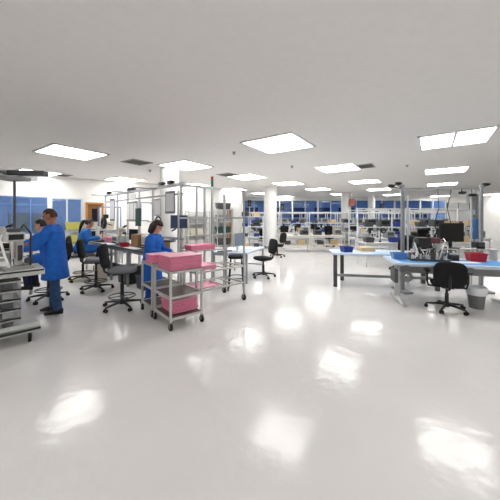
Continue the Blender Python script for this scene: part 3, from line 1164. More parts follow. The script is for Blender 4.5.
def make_bench(L, D, H, label, loc, rz, top_m=M_DESKW, frame_m=M_ALU, name='workbench', nleg=3, th=0.035):
    o = thing(name, label, 'workbench', loc, rz)
    MB().box((L / 2, D / 2, H - th / 2), (L, D, th), bev=0.005).build('top', top_m, o)
    for i in range(nleg):
        x = 0.03 + (L - 0.06) * i / (nleg - 1)
        for y in (0.05, D - 0.05):
            MB().box((x, y, (H - th) / 2), (0.045, 0.045, H - th)).build('leg', frame_m, o)
    MB().box((L / 2, D - 0.05, 0.25), (L - 0.1, 0.03, 0.04)).build('stretcher', frame_m, o)
    MB().box((L / 2, D - 0.05, H - th - 0.035), (L - 0.1, 0.03, 0.06)).build('apron', frame_m, o)
    MB().box((L / 2, 0.05, H - th - 0.035), (L - 0.1, 0.03, 0.06)).build('apron', frame_m, o)
    return o


make_bench(4.1, 0.58, 0.9, 'long dark-topped assembly bench under the left aluminium gantry', bp(-1.2, 0), BANG, M_DGREY, M_ALUD, nleg=5)

# gantry
gt = thing('aluminium_gantry', 'long aluminium overhead gantry behind the left assembly bench', 'gantry', bp(-1.3, 0.63), BANG)
gl = 4.62
for x in (0.03, 0.13 + 0.9, 1.77, 2.5, 3.25, 4.49):
    MB().box((x, 0, 1.15), (0.045, 0.045, 2.3), bev=0.004).build('post', M_ALU, gt)
MB().box((gl / 2, 0, 2.33), (gl, 0.07, 0.07), bev=0.005).build('top_rail', M_ALU, gt)
MB().box((gl / 2, 0, 2.12), (gl - 0.1, 0.03, 0.04)).build('rail', M_ALU, gt)
MB().box((gl / 2, 0, 1.15), (gl - 0.1, 0.03, 0.05)).build('rail', M_ALU, gt)
for x in (0.4, 1.95, 2.15, 3.7, 4.1):
    MB().box((x, -0.02, 2.40), (0.16, 0.1, 0.075), bev=0.01).cyl((x + 0.08, -0.02, 2.40), (x + 0.13, -0.02, 2.40), 0.028).build('clamp', M_BLACK, gt)
for x in (0.5, 2.1, 3.4):
    MB().bar((x, 0, 2.3), (x, -0.55, 2.3), 0.035).build('cross_arm', M_ALU, gt)


def gp(x, y, z=0.0):
    return gt.location + BD * x + BN * y + Vector((0, 0, z))


# end frame of the gantry with the signal tower
EQ = Vector((-1.47, 5.74, 0))
ef = thing('end_frame', 'aluminium end frame with shelf, joined to the gantry by the signal tower', 'frame', EQ, CANG)
for x in (0.354, 0.56, 0.766, 1.133):
    h = 2.32 if x < 1 else 2.15
    MB().box((x, 0, h / 2), (0.04 if x < 1 else 0.028, 0.04, h), bev=0.004).build('post', M_ALU, ef)
MB().box((0.41, 0, 2.31), (0.75, 0.05, 0.05)).build('top_rail', M_ALU, ef)
for z in (1.6, 1.2):
    MB().box((0.75, 0, z), (0.82, 0.03, 0.035)).build('rail', M_ALU, ef)
MB().box((0.47, -0.2, 0.9), (0.95, 0.35, 0.03), bev=0.004).build('shelf', M_STEEL, ef)
for x in (0.02, 0.92):
    MB().box((x, -0.35, 0.442), (0.035, 0.035, 0.884)).build('leg', M_ALU, ef)
stack('tf', 4, 0.6, 0.3, 0.026, M_PINK, EQ + CU * 0.33 - CV * 0.2 + Vector((0, 0, 0.917)), CANG, 'on the end frame shelf')

sl = thing('signal_tower', 'red over green signal light on a thin post above the gantry', 'signal light', EQ + CU * 0.766 + Vector((0, 0, 2.337)), 0)
MB().cyl((0, 0, 0), (0, 0, 0.04), 0.03).build('base', M_BLACK, sl, smooth='auto')
MB().cyl((0, 0, 0.04), (0, 0, 0.15), 0.032).build('green_lens', M_GRNL, sl, smooth='auto')
MB().cyl((0, 0, 0.15), (0, 0, 0.22), 0.032).build('red_lens', M_REDL, sl, smooth='auto')
MB().cyl((0, 0, 0.22), (0, 0, 0.235), 0.033).build('cap', M_BLACK, sl, smooth='auto')


# ---- generic small equipment
def make_microscope(m_body, m_dark):
    o = thing('microscope', 'x', 'microscope')
    MB().box((0, 0, 0.015), (0.24, 0.2, 0.03), bev=0.008).build('base', m_dark, o)
    MB().cyl((-0.08, 0, 0.03), (-0.08, 0, 0.4), 0.018).build('pillar', M_CHROME, o, smooth='auto')
    MB().bar((-0.09, 0, 0.34), (0.04, 0, 0.36), 0.05, 0.05, bev=0.01).build('arm', m_body, o)
    MB().cyl((0.05, 0, 0.22), (0.05, 0, 0.37), 0.05).cyl((0.05, 0, 0.18), (0.05, 0, 0.22), 0.035).box((0.03, 0, 0.41), (0.12, 0.11, 0.09), bev=0.02).build('head', m_body, o, smooth='auto')
    for s in (-1, 1):
        MB().cyl((0.0, s * 0.033, 0.43), (-0.11, s * 0.036, 0.5), 0.018).build('eyepiece', M_BLACK, o, smooth='auto')
    MB().cyl((-0.06, -0.06, 0.3), (-0.06, 0.06, 0.3), 0.024).build('knob', M_BLACK, o, smooth='auto')
    return o


def make_monitor(w=0.42, h=0.34):
    o = thing('monitor', 'x', 'monitor')
    MB().box((0, 0.02, 0.01), (0.24, 0.2, 0.02), bev=0.008).build('base', M_BLACK, o)
    MB().box((0, 0.05, 0.14), (0.06, 0.03, 0.26), bev=0.006).build('neck', M_BLACK, o)
    p = MB().box((0, 0, 0.13 + h / 2), (w, 0.045, h), bev=0.008).build('housing', M_BLACK, o)
    MB().box((0, -0.024, 0.13 + h / 2), (w - 0.035, 0.004, h - 0.035)).build('screen', M_SCREEN, p)
    return o


def make_box(w, d, h, m=None):
    m = m or M_CARD
    o = thing('cardboard_box', 'x', 'box')
    MB().box((0, 0, h / 2), (w, d, h)).build('body', m, o)
    f = MB()
    f.box((-w / 4, 0, h + 0.003), (w / 2 - 0.004, d, 0.005))
    f.box((w / 4, 0, h + 0.003), (w / 2 - 0.004, d, 0.005))
    f.build('flap', m, o)
    MB().box((0, 0, h + 0.0065), (0.05, d + 0.002, 0.002)).build('tape', M_CARDL, o)
    return o


def make_bin(w, d, h, m):
    o = thing('parts_bin', 'x', 'bin')
    MB().tray((0, 0, 0), (w, d, h), 0.006, 0.85).build('body', m, o)
    r = MB()
    for s in (-1, 1):
        r.box((s * w / 2, 0, h - 0.008), (0.014, d + 0.014, 0.016))
        r.box((0, s * d / 2, h - 0.008), (w, 0.014, 0.016))
    r.build('rim', m, o)
    return o


def make_machine(w, d, h, m1, m2):
    o = thing('bench_instrument', 'x', 'instrument')
    MB().box((0, 0, h / 2 + 0.01), (w, d, h - 0.02), bev=0.01).build('housing', m1, o)
    MB().box((0, -d / 2 - 0.004, h * 0.6), (w * 0.7, 0.008, h * 0.45)).build('front_panel', m2, o)
    for i in range(3):
        MB().cyl((-w * 0.25 + i * w * 0.25, -d / 2, h * 0.2), (-w * 0.25 + i * w * 0.25, -d / 2 - 0.025, h * 0.2), 0.016, n=10).build('knob', M_BLACK, o)
    f = MB()
    for sx in (-1, 1):
        for sy in (-1, 1):
            f.cyl((sx * w * 0.4, sy * d * 0.4, 0), (sx * w * 0.4, sy * d * 0.4, 0.012), 0.015, n=8)
    f.build('foot', M_RUB, o)
    return o


def make_lamp():
    o = thing('magnifier_lamp', 'x', 'lamp')
    MB().cyl((0, 0, 0), (0, 0, 0.05), 0.05, 0.03).build('base', M_BLACK, o, smooth='auto')
    MB().tube([(0, 0, 0.05), (0.02, 0, 0.32), (0.02, -0.14, 0.47)], 0.012).build('arm', M_BLACK, o, smooth=True)
    MB().ring((0.02, -0.2, 0.4), 0.075, 0.02, 'Y').build('ring_shade', M_BLACK, o, smooth=True)
    return o


BT = 0.9
g_left = 'small items on the left bench'
place('scope_w', lambda: make_microscope(M_BEIGE, M_DGREY), 'pale stereo microscope midway along the left assembly bench', bp(0.9, 0.3, BT), BANG - math.pi / 2)
# black ring lamp hung on the gantry
rl = thing('ring_lamp', 'black round ring lamp clamped in front of the left gantry post', 'lamp', gp(0.62, -0.25, 1.15), BANG)
MB().cyl((0, 0.25, 0.22), (0, 0.06, 0.28), 0.015).build('arm', M_BLACK, rl)
MB().ring((0, 0, 0.3), 0.14, 0.045, 'Y').build('shade', M_BLACK, rl, smooth=True)
MB().box((0.02, 0.05, 0.5), (0.16, 0.12, 0.12), bev=0.02).cyl((0, 0.03, 0.42), (0, 0.05, 0.5), 0.04).build('driver_box', M_BLACK, rl)


def sheet(name, label, cat, w, d, loc, rz, m, th=0.006):
    o = MB().box((0, 0, th / 2), (w, d, th), bev=0.001).build(name, m, None, loc, rz)
    tag(o, label, cat)
    return o


sheet('work_mat', 'white work sheet on the left bench before the seated woman', 'mat', 0.6, 0.22, bp(0.45, 0.12, BT), BANG, M_PAPER)
sheet('paper', 'white sheet on the left bench near the drafting chair', 'paper', 0.6, 0.2, bp(1.95, 0.115, BT), BANG, M_PAPER)
pb = make_bin(0.34, 0.26, 0.14, M_PINK)
tag(pb, 'pink parts bin beside the hands of the seated woman', 'bin')
pb.location, pb.rotation_euler = bp(-0.25, 0.42, BT), (0, 0, BANG)
b1 = make_box(0.36, 0.3, 0.3)
tag(b1, 'brown cardboard box on the left bench behind the standing woman', 'box')
b1.location, b1.rotation_euler = bp(1.75, 0.4, BT), (0, 0, BANG)
b2 = make_box(0.25, 0.25, 0.16, M_CARD)
tag(b2, 'small brown box at the near end of the left bench', 'box')
b2.location, b2.rotation_euler = bp(2.75, 0.42, BT), (0, 0, BANG)
i1 = make_machine(0.4, 0.32, 0.22, M_LGREY, M_DGREY)
tag(i1, 'pale grey instrument under the pinned sheets on the left bench', 'instrument')
i1.rotation_euler = (0, 0, BANG)
i1.location = bp(0.55, 0.40, BT)
i2 = make_machine(0.36, 0.3, 0.18, M_BEIGE, M_BLACK)
tag(i2, 'beige instrument with black front at the far bench end', 'instrument')
i2.location, i2.rotation_euler = bp(-0.85, 0.4, BT), (0, 0, BANG)
i3 = make_machine(0.3, 0.3, 0.26, M_DGREY, M_BLACK)
tag(i3, 'dark grey instrument behind the standing woman on the left bench', 'instrument')
i3.location, i3.rotation_euler = bp(2.46, 0.4, BT), (0, 0, BANG)
for i, (t, n, m, lab) in enumerate(((0.1, 0.48, M_BLUE, 'dark blue parts bin at the back of the left bench'), (1.5, 0.12, M_RED, 'red parts bin before the brown carton'),
                                    (2.74, 0.15, M_DGREY, 'dark grey parts bin at the near end of the left bench'), (-0.56, 0.47, M_DGREY, 'dark grey parts bin at the far end of the left bench'))):
    o = make_bin(0.2, 0.15, 0.1, m)
    tag(o, lab, 'bin', g_left)
    o.location, o.rotation_euler = bp(t, n, BT), (0, 0, BANG)


# boards, papers and screens hanging on the gantry
def pinned(name, label, cat, x, z, w, h, m, y=-0.035, sheets=0):
    o = thing(name, label, cat, gp(x, y, z - h / 2), BANG)
    MB().box((0, 0, h / 2), (w, 0.02, h), bev=0.004).build('panel', m, o)
    MB().box((0, 0.015, h - 0.02), (0.08, 0.02, 0.05)).build('hook', M_ALUD, o)
    for i in range(sheets):
        MB().box((-w / 2 + w * (i + 0.5) / sheets, -0.012, h / 2), (w / sheets * 0.82, 0.003, h * 0.8)).build('sheet', M_PAPER, o)
    return o


pinned('notice_board', 'grey board with white sheets hung left of the green board', 'board', 2.12, 1.78, 0.66, 0.55, M_GREY, sheets=3)
pinned('sign_panel', 'small white sign panel above the hung sheet board', 'sign', 2.2, 2.18, 0.4, 0.16, M_PAPER, y=-0.05)
pinned('hanging_board', 'dark green board hanging from the gantry above the bench', 'board', 2.78, 1.62, 0.3, 0.45, M_GREEN, y=-0.16)
pinned('notice_board', 'narrow white sheet board near the wooden door end of gantry', 'board', 0.72, 1.85, 0.36, 0.7, M_DOORG, sheets=1)
pinned('notice_board', 'pale sheet pinned to the gantry right of the auburn-haired woman', 'board', 3.55, 1.85, 0.3, 0.42, M_LGREY, sheets=1)
pinned('notice_board', 'grey panel at the gantry end beside the double posts', 'board', 4.1, 1.95, 0.4, 0.5, M_DOORG, sheets=1)
fan = thing('wall_fan', 'round fan with dark guard clipped to the gantry behind the standing woman', 'fan', gp(3.72, -0.12, 1.35), BANG)
MB().ring((0, 0, 0.15), 0.13, 0.018, 'Y').build('guard', M_DGREY, fan, smooth=True)
MB().cyl((0, 0.04, 0.15), (0, -0.02, 0.15), 0.045).build('hub', M_BLACK, fan)
fb = MB()
for i in range(4):
    a = i * math.pi / 2
    fb.box((0.07 * math.cos(a), 0, 0.15 + 0.07 * math.sin(a)), (0.09, 0.008, 0.055), Matrix.Rotation(-a, 3, 'Y'))
fb.build('blade', M_PAPER, fan)
MB().bar((0, 0.02, 0.15), (0, 0.1, 0.15), 0.03).build('bracket', M_BLACK, fan)

# monitor on an arm at the gantry end
ma = thing('arm_monitor', 'blue-grey monitor on an arm at the near gantry end', 'monitor', gp(4.3, -0.08, 1.22), BANG + 1.35)
MB().tube([(0, 0.06, 0.1), (0.0, -0.12, 0.14), (0.05, -0.2, 0.26)], 0.018).build('arm', M_DGREY, ma, smooth=True)
h_ = MB().box((0.05, -0.23, 0.30), (0.36, 0.04, 0.28), bev=0.008).build('housing', M_DGREY, ma)
MB().box((0.05, -0.252, 0.30), (0.33, 0.004, 0.25)).build('screen', mat('blue_screen', (60, 74, 104), rough=0.2, var=0.05), h_)
kb = thing('keyboard_tray', 'black keyboard tray below the blue-grey arm monitor', 'tray', gp(4.40, -0.36, 1.12), BANG + 0.5)
MB().box((0, 0, 0), (0.45, 0.2, 0.025), bev=0.006).build('tray', M_BLACK, kb)
MB().box((0, -0.01, 0.02), (0.4, 0.13, 0.015), bev=0.004).build('keyboard', M_DGREY, kb)
MB().bar((0, 0.08, 0.0), (0.1, 0.28, 0.02), 0.03).build('bracket', M_DGREY, kb)

# beige bin below the bench
wb = thing('waste_bin', 'beige rectangular waste bin under the left bench', 'bin', bp(0.85, -0.2), BANG)
MB().tray((0, 0, 0), (0.26, 0.24, 0.42), 0.008, 0.85).build('body', M_BEIGE, wb)
r = MB()
for s in (-1, 1):
    r.box((s * 0.13, 0, 0.41), (0.02, 0.26, 0.02))
    r.box((0, s * 0.12, 0.41), (0.26, 0.02, 0.02))
r.build('rim', M_BEIGE, wb)

# under and on the bench: more kit
def make_tower():
    o = thing('computer_tower', 'x', 'computer')
    MB().box((0, 0, 0.22), (0.19, 0.42, 0.42), bev=0.01).build('case', M_BLACK, o)
    MB().box((0, -0.213, 0.24), (0.17, 0.006, 0.36)).build('front_panel', M_DGREY, o)
    MB().box((0, 0, 0.005), (0.17, 0.38, 0.01)).build('foot', M_RUB, o)
    return o


for t, lab in ((1.34, 'black computer tower under the left bench, behind the near drafting chair'), (1.62, 'black computer tower under the left bench, nearest its near end')):
    place('tower', make_tower, lab, bp(t, 0.28), BANG, 'computer towers under the bench')
for t, n, m, lab in ((2.3, 0.28, M_DGREY, 'dark grey tub on the floor under the near end of the bench'), (0.25, 0.28, M_DGREY, 'dark grey tub under the bench by the seated woman')):
    o = make_bin(0.4, 0.32, 0.3, m)
    tag(o, lab, 'tub')
    o.location, o.rotation_euler = bp(t, n), (0, 0, BANG)
o = make_monitor(0.34, 0.28)
tag(o, 'small black monitor on the left bench behind the red bin', 'monitor')
o.location, o.rotation_euler = bp(1.25, 0.45, BT), (0, 0, BANG + 0.15)
place('scope_b', lambda: make_microscope(M_LGREY, M_BLACK), 'grey and black microscope on the left bench by the seated woman', bp(-0.5, 0.2, BT), BANG - math.pi / 2)
o = make_machine(0.26, 0.2, 0.3, M_PAPER, M_LGREY)
tag(o, 'tall white instrument on the left bench behind the standing woman', 'instrument')
o.location, o.rotation_euler = bp(2.1, 0.42, BT), (0, 0, BANG)


def make_hose():
    o = thing('hanging_hose', 'x', 'hose')
    MB().cyl((0, 0, 0), (0, 0, 0.06), 0.02).build('connector', M_CHROME, o, smooth='auto')
    MB().tube([(0, 0, 0.0), (0.01, 0.0, -0.15), (0.05, 0.01, -0.32), (0.1, 0.0, -0.2), (0.1, 0.0, -0.02)], 0.011).build('tube', M_PAPER, o, smooth=True)
    return o


for t, lab in ((1.15, 'white air hose hanging under the bench beside the black towers, far one'), (1.32, 'white air hose hanging under the bench beside the black towers, near one')):
    place('hose', make_hose, lab, bp(t, 0.11, 0.803), BANG, 'hoses under the left bench')

# things along the slanted wall
def wp(px, off, z=0.0):
    return WA + wdir * wall_t(px) + wn * off + Vector((0, 0, z))


def make_shelving(L, D, H, n, label, loc, rz, m=M_LGREY):
    o = thing('shelf_unit', label, 'shelving', loc, rz)
    for x in (0.02, L - 0.02):
        for y in (0.02, D - 0.02):
            MB().box((x, y, H / 2), (0.04, 0.04, H)).build('post', m, o)
    for i in range(n):
        z = 0.12 + (H - 0.16) * i / (n - 1)
        MB().box((L / 2, D / 2, z), (L - 0.02, D - 0.02, 0.03)).build('shelf', m, o)
    return o


# low cupboard under the internal window, with yellow bins
su = make_shelving(2.0, 0.45, 1.12, 3, 'low grey shelf unit with yellow and beige bins below the internal window', wp(62, 0.55), wang, M_LGREY)
for i in range(3):
    o = make_bin(0.5, 0.36, 0.3, M_YEL if i == 0 else M_BEIGE)
    tag(o, ('yellow bin on top of the low shelf unit under the internal window', 'beige bin on top of the low shelf unit, next to the yellow bin', 'beige bin at the right end of the low shelf unit')[i], 'bin')
    o.location, o.rotation_euler = wp(62, 0.55, 1.136) + wdir * (0.35 + 0.62 * i) + Vector((-wn.x, -wn.y, 0)) * 0.22, (0, 0, wang)
o = make_bin(0.5, 0.36, 0.26, M_YEL)
tag(o, 'yellow bin on the middle shelf of the low unit', 'bin')
o.location, o.rotation_euler = wp(62, 0.55, 0.636) + wdir * 0.5 - wn * 0.22, (0, 0, wang)

nb = [(110, 1.55, 0.9, 1.1, 'blue-edged notice sheet on the wall right of the wooden door', M_BLUEF), (157, 1.85, 0.9, 0.9, 'grey notice sheet on the wall behind the standing woman', M_GREY),
      (146, 1.9, 0.5, 0.9, 'narrow pale notice on the wall behind the bench', M_DOORG)]
for px, z, w, h, lab, m in nb:
    o = thing('wall_notice', lab, 'notice', wp(px, 0.0, z - h / 2), wang)
    MB().box((0, -0.012, h / 2), (w, 0.02, h)).build('frame', m, o)
    MB().box((0, -0.024, h / 2), (w - 0.1, 0.004, h - 0.1)).build('sheet', M_PAPER, o)
# grey cabinets and shelves near the orange door
for i, (px, L, H, lab) in enumerate(((184, 1.2, 1.95, 'grey open shelf unit against the wall behind the end frame'), (212, 1.0, 2.1, 'grey shelf unit with dark crates left of the orange door'))):
    s_ = make_shelving(L, 0.5, H, 4, lab, wp(px, 0.6), wang, M_LGREY)
    for k in range(4 if i else 3):
        zz = 0.12 + (H - 0.16) * (k if i else k) / 3 + 0.016
        o = make_bin(L * 0.8, 0.36, 0.34, (M_DGREY, M_GREEN, M_GREY, M_DGREY)[k] if i else (M_LGREY, M_BEIGE, M_GREY)[k])
        tag(o, '%s crate on the %s level of the shelf unit %s' % (('dark grey', 'dark green', 'mid grey', 'dark grey')[k] if i else ('pale grey', 'beige', 'mid grey')[k], ('bottom', 'second', 'third', 'top')[k],
                                                             'left of the orange door' if i else 'behind the end frame'), 'crate')
        o.location, o.rotation_euler = wp(px, 0.6, zz) + wdir * (L / 2) - wn * 0.25, (0, 0, wang)

# ------------------------------------------------------------------ feeder cart and equipment at the left edge
FD = Vector((0.70, 0.714, 0)).normalized()
FANG = math.atan2(FD.y, FD.x)
FE = Vector((-2.74, 3.46, 0))                    # far right lower corner
FL = 1.5
fo = FE - FD * FL
fc = thing('feeder_cart', 'grey multi-tier feeder cart with dark tier edges at the left photo edge', 'cart', fo, FANG)
# local: x along FD, y away to the left-back
fw_ = 0.55
MB().box((FL / 2, fw_ / 2, 0.16), (FL, fw_, 0.05), bev=0.006).build('base', M_LGREY, fc)
MB().box((FL / 2, 0.0, 0.235), (FL, 0.03, 0.05), bev=0.004).build('bumper_rail', M_LGREY, fc)
MB().box((FL / 2, -0.012, 0.175), (FL + 0.01, 0.02, 0.022)).build('edge_strip', M_BLACK, fc)
for x in (0.08, FL - 0.1):
    for y in (0.06, fw_ - 0.06):
        swivel_caster(fc, x, y, 0.06)
for i, z in enumerate((0.33, 0.45, 0.57, 0.69, 0.81)):
    L = FL - 0.2
    t = MB().box((L / 2, fw_ / 2, z), (L, fw_ - 0.05, 0.03), bev=0.004).build('tier', M_LGREY, fc)
    MB().box((L / 2, 0.015, z + 0.015), (L + 0.02, 0.02, 0.016)).build('edge_strip', M_BLACK, t)
    f = MB()
    for k in range(6):
        f.box((L - 0.11 - 0.22 * k, 0.08, z - 0.055), (0.1, 0.09, 0.07), bev=0.004)
    f.build('slot_block', M_GREY if i % 2 else M_DGREY, t)
MB().box((FL / 2 - 0.07, fw_ - 0.04, 0.5), (FL - 0.2, 0.03, 0.65)).build('back_panel', M_LGREY, fc)
for x in (0.03, FL - 0.17):
    MB().box((x, fw_ - 0.06, 0.52), (0.04, 0.04, 0.72)).build('post', M_ALU, fc)
MB().box((FL / 2 + 0.02, fw_ / 2 + 0.02, 0.90), (FL + 0.06, fw_ + 0.05, 0.075), bev=0.01).build('top_tray', M_LGREY, fc)
MB().box((FL / 2 + 0.02, -0.012, 0.925), (FL + 0.04, 0.014, 0.018)).build('edge_strip', M_BLACK, fc)


def fp(x, y, z=0.0):
    v = Vector((-FD.y, FD.x, 0))
    return fo + FD * x + v * y + Vector((0, 0, z))


TT = 0.9375
m1 = thing('pick_head', 'silver and black placement head assembly on the feeder cart top', 'machine', fp(1.28, 0.22, TT), FANG + 0.2)
MB().box((0, 0, 0.02), (0.3, 0.3, 0.04), bev=0.006).build('base', M_GREY, m1)
MB().box((0.05, 0.08, 0.26), (0.08, 0.09, 0.44), bev=0.01).build('pillar', M_LGREY, m1)
MB().box((-0.03, 0.0, 0.42), (0.2, 0.22, 0.12), bev=0.02).build('head', M_LGREY, m1)
MB().cyl((-0.05, -0.05, 0.14), (-0.05, -0.05, 0.36), 0.03).build('spindle', M_CHROME, m1, smooth='auto')
MB().box((-0.03, -0.02, 0.505), (0.12, 0.12, 0.05), bev=0.01).build('motor', M_DGREY, m1)
MB().box((-0.03, -0.115, 0.42), (0.15, 0.012, 0.07), bev=0.003).build('display', M_BLACK, m1)
MB().box((0.05, 0.03, 0.2), (0.05, 0.012, 0.2), bev=0.003).build('guide_rail', M_DGREY, m1)
for q in range(3):
    MB().cyl((0.11, -0.1 + 0.08 * q, 0.1), (0.11, -0.05 + 0.08 * q, 0.1), 0.045, n=16).build('roller', M_PAPER if q % 2 else M_DGREY, m1, smooth='auto')
MB().tube([(-0.1, 0.05, 0.48), (-0.16, 0.0, 0.4), (-0.14, -0.1, 0.2), (-0.1, -0.12, 0.05)], 0.014).build('hose', M_PAPER, m1, smooth=True)
MB().tube([(0.04, 0.08, 0.47), (0.1, 0.06, 0.58), (0.14, -0.05, 0.45), (0.12, -0.1, 0.05)], 0.012).build('cable', M_BLACK, m1, smooth=True)


def make_reel(m):
    o = thing('component_reel', 'x', 'reel')
    r_ = MB()
    for s in (-1, 1):
        r_.cyl((s * 0.012, 0, 0.1), (s * 0.015, 0, 0.1), 0.1, n=24)
    r_.build('flange', m, o, smooth='auto')
    MB().cyl((-0.012, 0, 0.1), (0.012, 0, 0.1), 0.065, n=20).build('tape', M_DGREY, o, smooth='auto')
    return o


for i, (x, y, m, lab) in enumerate(((0.98, 0.12, M_BLACK, 'black component reel on the feeder cart, right of the white reel'), (0.9, 0.12, M_PAPER, 'white component reel standing on the feeder cart top'),
                                    (0.8, 0.14, M_BLUE, 'blue component reel on the feeder cart top'), (0.7, 0.12, M_BLACK, 'black component reel on the feeder cart, left of the blue reel'))):
    o = make_reel(m)
    tag(o, lab, 'reel', 'component reels on the feeder cart')
    o.location, o.rotation_euler = fp(x, y, TT), (0, 0, FANG)
o = make_machine(0.36, 0.3, 0.2, M_LGREY, M_DGREY)
tag(o, 'grey control box at the back of the feeder cart top', 'control box')
o.location, o.rotation_euler = fp(0.9, 0.42, TT), (0, 0, FANG)

# table where the two workers have their hands
tb = make_bench(1.4, 0.7, 0.98, 'grey work table between the two blue-coated workers and window wall', (-5.86, 4.72, 0), math.radians(8), M_LGREY, M_ALUD, nleg=2)
def tp(x, y, z=0.98):
    c, s = math.cos(math.radians(8)), math.sin(math.radians(8))
    return Vector((-5.86 + c * x - s * y, 4.72 + s * x + c * y, z))
o = make_microscope(M_LGREY, M_BLACK)
tag(o, 'grey microscope on the work table in front of the man', 'microscope')
o.location, o.rotation_euler = tp(1.22, 0.2), (0, 0, math.radians(188))
o = make_machine(0.55, 0.4, 0.36, M_BEIGE, M_LGREY)
tag(o, 'cream instrument case on the work table by the window', 'instrument')
o.location, o.rotation_euler = tp(0.4, 0.42), (0, 0, math.radians(20))
o = make_bin(0.34, 0.28, 0.1, M_BLACK)
tag(o, 'black shallow bin on the work table beside the grey microscope', 'bin')
o.location, o.rotation_euler = tp(1.02, 0.5), (0, 0, 0.2)
o = make_bin(0.24, 0.2, 0.12, M_YEL)
tag(o, 'small yellow bin on the work table corner', 'bin')
o.location, o.rotation_euler = tp(0.9, 0.15), (0, 0, 0.3)

# overhead rail at the left edge
lg = thing('overhead_rail', 'grey overhead rail with black lamp housing at the top left edge', 'gantry', at(14.5, 4.0), 0.15)
MB().box((0, 0, 1.12), (0.026, 0.026, 2.24), bev=0.004).build('post', M_DGREY, lg)
MB().box((-0.1, -0.1, 2.28), (0.09, 1.5, 0.07), bev=0.006).build('top_rail', M_ALU, lg)
MB().box((0.16, 0.0, 2.28), (0.55, 0.14, 0.07), bev=0.012).build('lamp_housing', M_DGREY, lg)
MB().box((0.02, -0.05, 2.19), (0.3, 0.3, 0.06), bev=0.012).build('bracket', M_GREY, lg)

# ------------------------------------------------------------------ middle table with laptop
TA = Vector((-0.07, 6.4, 0))
tdir = Vector((-0.94, 0.34, 0)).normalized()
tang = math.atan2(-tdir.y, -tdir.x)
mt = make_bench(0.95, 1.45, 0.75, 'white table in the middle with slim steel legs', TA + tdir * 0.95, tang, M_DESKB, M_ALU, name='table', nleg=2)


def mp_(x, y, z=0.75):
    xd = -tdir
    yd = Vector((-xd.y, xd.x, 0))
    return TA + tdir * 0.95 + xd * x + yd * y + Vector((0, 0, z))


lt = thing('flat_screen', 'thin pale screen standing edge-on on the white middle table', 'monitor', mp_(0.6, 0.3), math.radians(62))
MB().box((0, 0.03, 0.01), (0.2, 0.16, 0.02), bev=0.004).build('base', M_LGREY, lt)
MB().box((0, 0.03, 0.1), (0.05, 0.03, 0.18)).build('neck', M_LGREY, lt)
h_ = MB().box((0, 0, 0.3), (0.46, 0.03, 0.36), bev=0.005).build('housing', M_LGREY, lt)
MB().box((0, -0.017, 0.3), (0.42, 0.003, 0.32)).build('screen', mat('grey_screen', (120, 132, 146), rough=0.2, var=0.04), h_)
kb2 = MB().box((0, 0, 0.012), (0.36, 0.14, 0.024), bev=0.006).build('keyboard', M_DGREY, None, mp_(0.3, 0.12), math.radians(30))
tag(kb2, 'dark keyboard lying on the white middle table', 'keyboard')
tag(MB().box((0, 0, 0.004), (0.5, 0.5, 0.006), bev=0.001).build('desk_mat', M_DESKW, None, mp_(0.6, 1.0), tang), 'white mat on the far half of the middle table', 'mat')

# ------------------------------------------------------------------ right-hand desks
R1 = thing('work_desk', 'pale blue-topped desk with dark steel legs behind the front desk', 'desk', at(333.5, 6.15), math.radians(-10))
L1 = 2.3
MB().box((L1 / 2 - 0.02, 0.4, 0.765), (L1, 0.85, 0.04), bev=0.006).build('top', M_DESKB, R1)
for x in (0.045, L1 - 0.1):
    for y in (0.05, 0.72):
        MB().box((x + (0.26 if y > 0.5 and x < 1 else 0), y, 0.3725), (0.085, 0.07, 0.745), bev=0.006).build('leg', M_DGREY, R1)
MB().box((L1 / 2, 0.40, 0.2), (L1 - 0.15, 0.05, 0.06)).build('stretcher', M_GREY, R1)


def r1(x, y, z=0.785):
    a = math.radians(-10)
    return R1.location + Vector((math.cos(a) * x - math.sin(a) * y, math.sin(a) * x + math.cos(a) * y, z))


o = make_bin(0.25, 0.2, 0.13, M_BLUE)
tag(o, 'dark blue bin on the pale blue rear desk', 'bin')
o.location = r1(0.34, 0.3)
o.rotation_euler = (0, 0, 0.2)
o = make_box(0.34, 0.3, 0.09, M_CARDL)
tag(o, 'flat tan cardboard box on the rear desk', 'box')
o.location = r1(0.85, 0.6)
sheet('desk_mat', 'blue mat at the right end of the rear desk', 'mat', 0.6, 0.4, r1(1.2, 0.24), math.radians(-10), mat('pale_blue_mat', (164, 194, 228), rough=0.5))

# front desk
R2 = thing('work_desk', 'front blue-topped desk with grey legs and black monitor on it', 'desk', at(395, 4.80), math.radians(-15))
L2, D2, H2 = 2.05, 0.95, 0.79
MB().box((L2 / 2, D2 / 2, H2 - 0.02), (L2, D2, 0.04), bev=0.006).build('top', M_DESKB, R2)
for x in (0.14, L2 - 0.14):
    mb = MB()
    mb.box((x, 0.42, 0.42), (0.09, 0.07, 0.66), bev=0.006)
    mb.loft([(Vector((x, 0.0, 0.035)), Vector((0.035, 0, 0)), Vector((0, 0, 0.022))), (Vector((x, 0.3, 0.06)), Vector((0.04, 0, 0)), Vector((0, 0, 0.05))),
             (Vector((x, 0.5, 0.06)), Vector((0.04, 0, 0)), Vector((0, 0, 0.05))), (Vector((x, 0.85, 0.035)), Vector((0.035, 0, 0)), Vector((0, 0, 0.022)))], 12)
    mb.bar((x, 0.06, 0.74), (x, 0.88, 0.74), 0.06, 0.03)
    mb.cyl((x, 0.03, 0), (x, 0.03, 0.03), 0.025).cyl((x, 0.82, 0), (x, 0.82, 0.03), 0.025)
    mb.build('leg', M_LGREY, R2, smooth='auto')
MB().box((L2 / 2, 0.5, 0.63), (L2 - 0.3, 0.03, 0.2)).build('modesty_panel', M_GREY, R2)
MB().box((0.04, 0.22, 0.53), (0.06, 0.3, 0.24), bev=0.006).build('side_box', M_DGREY, R2)
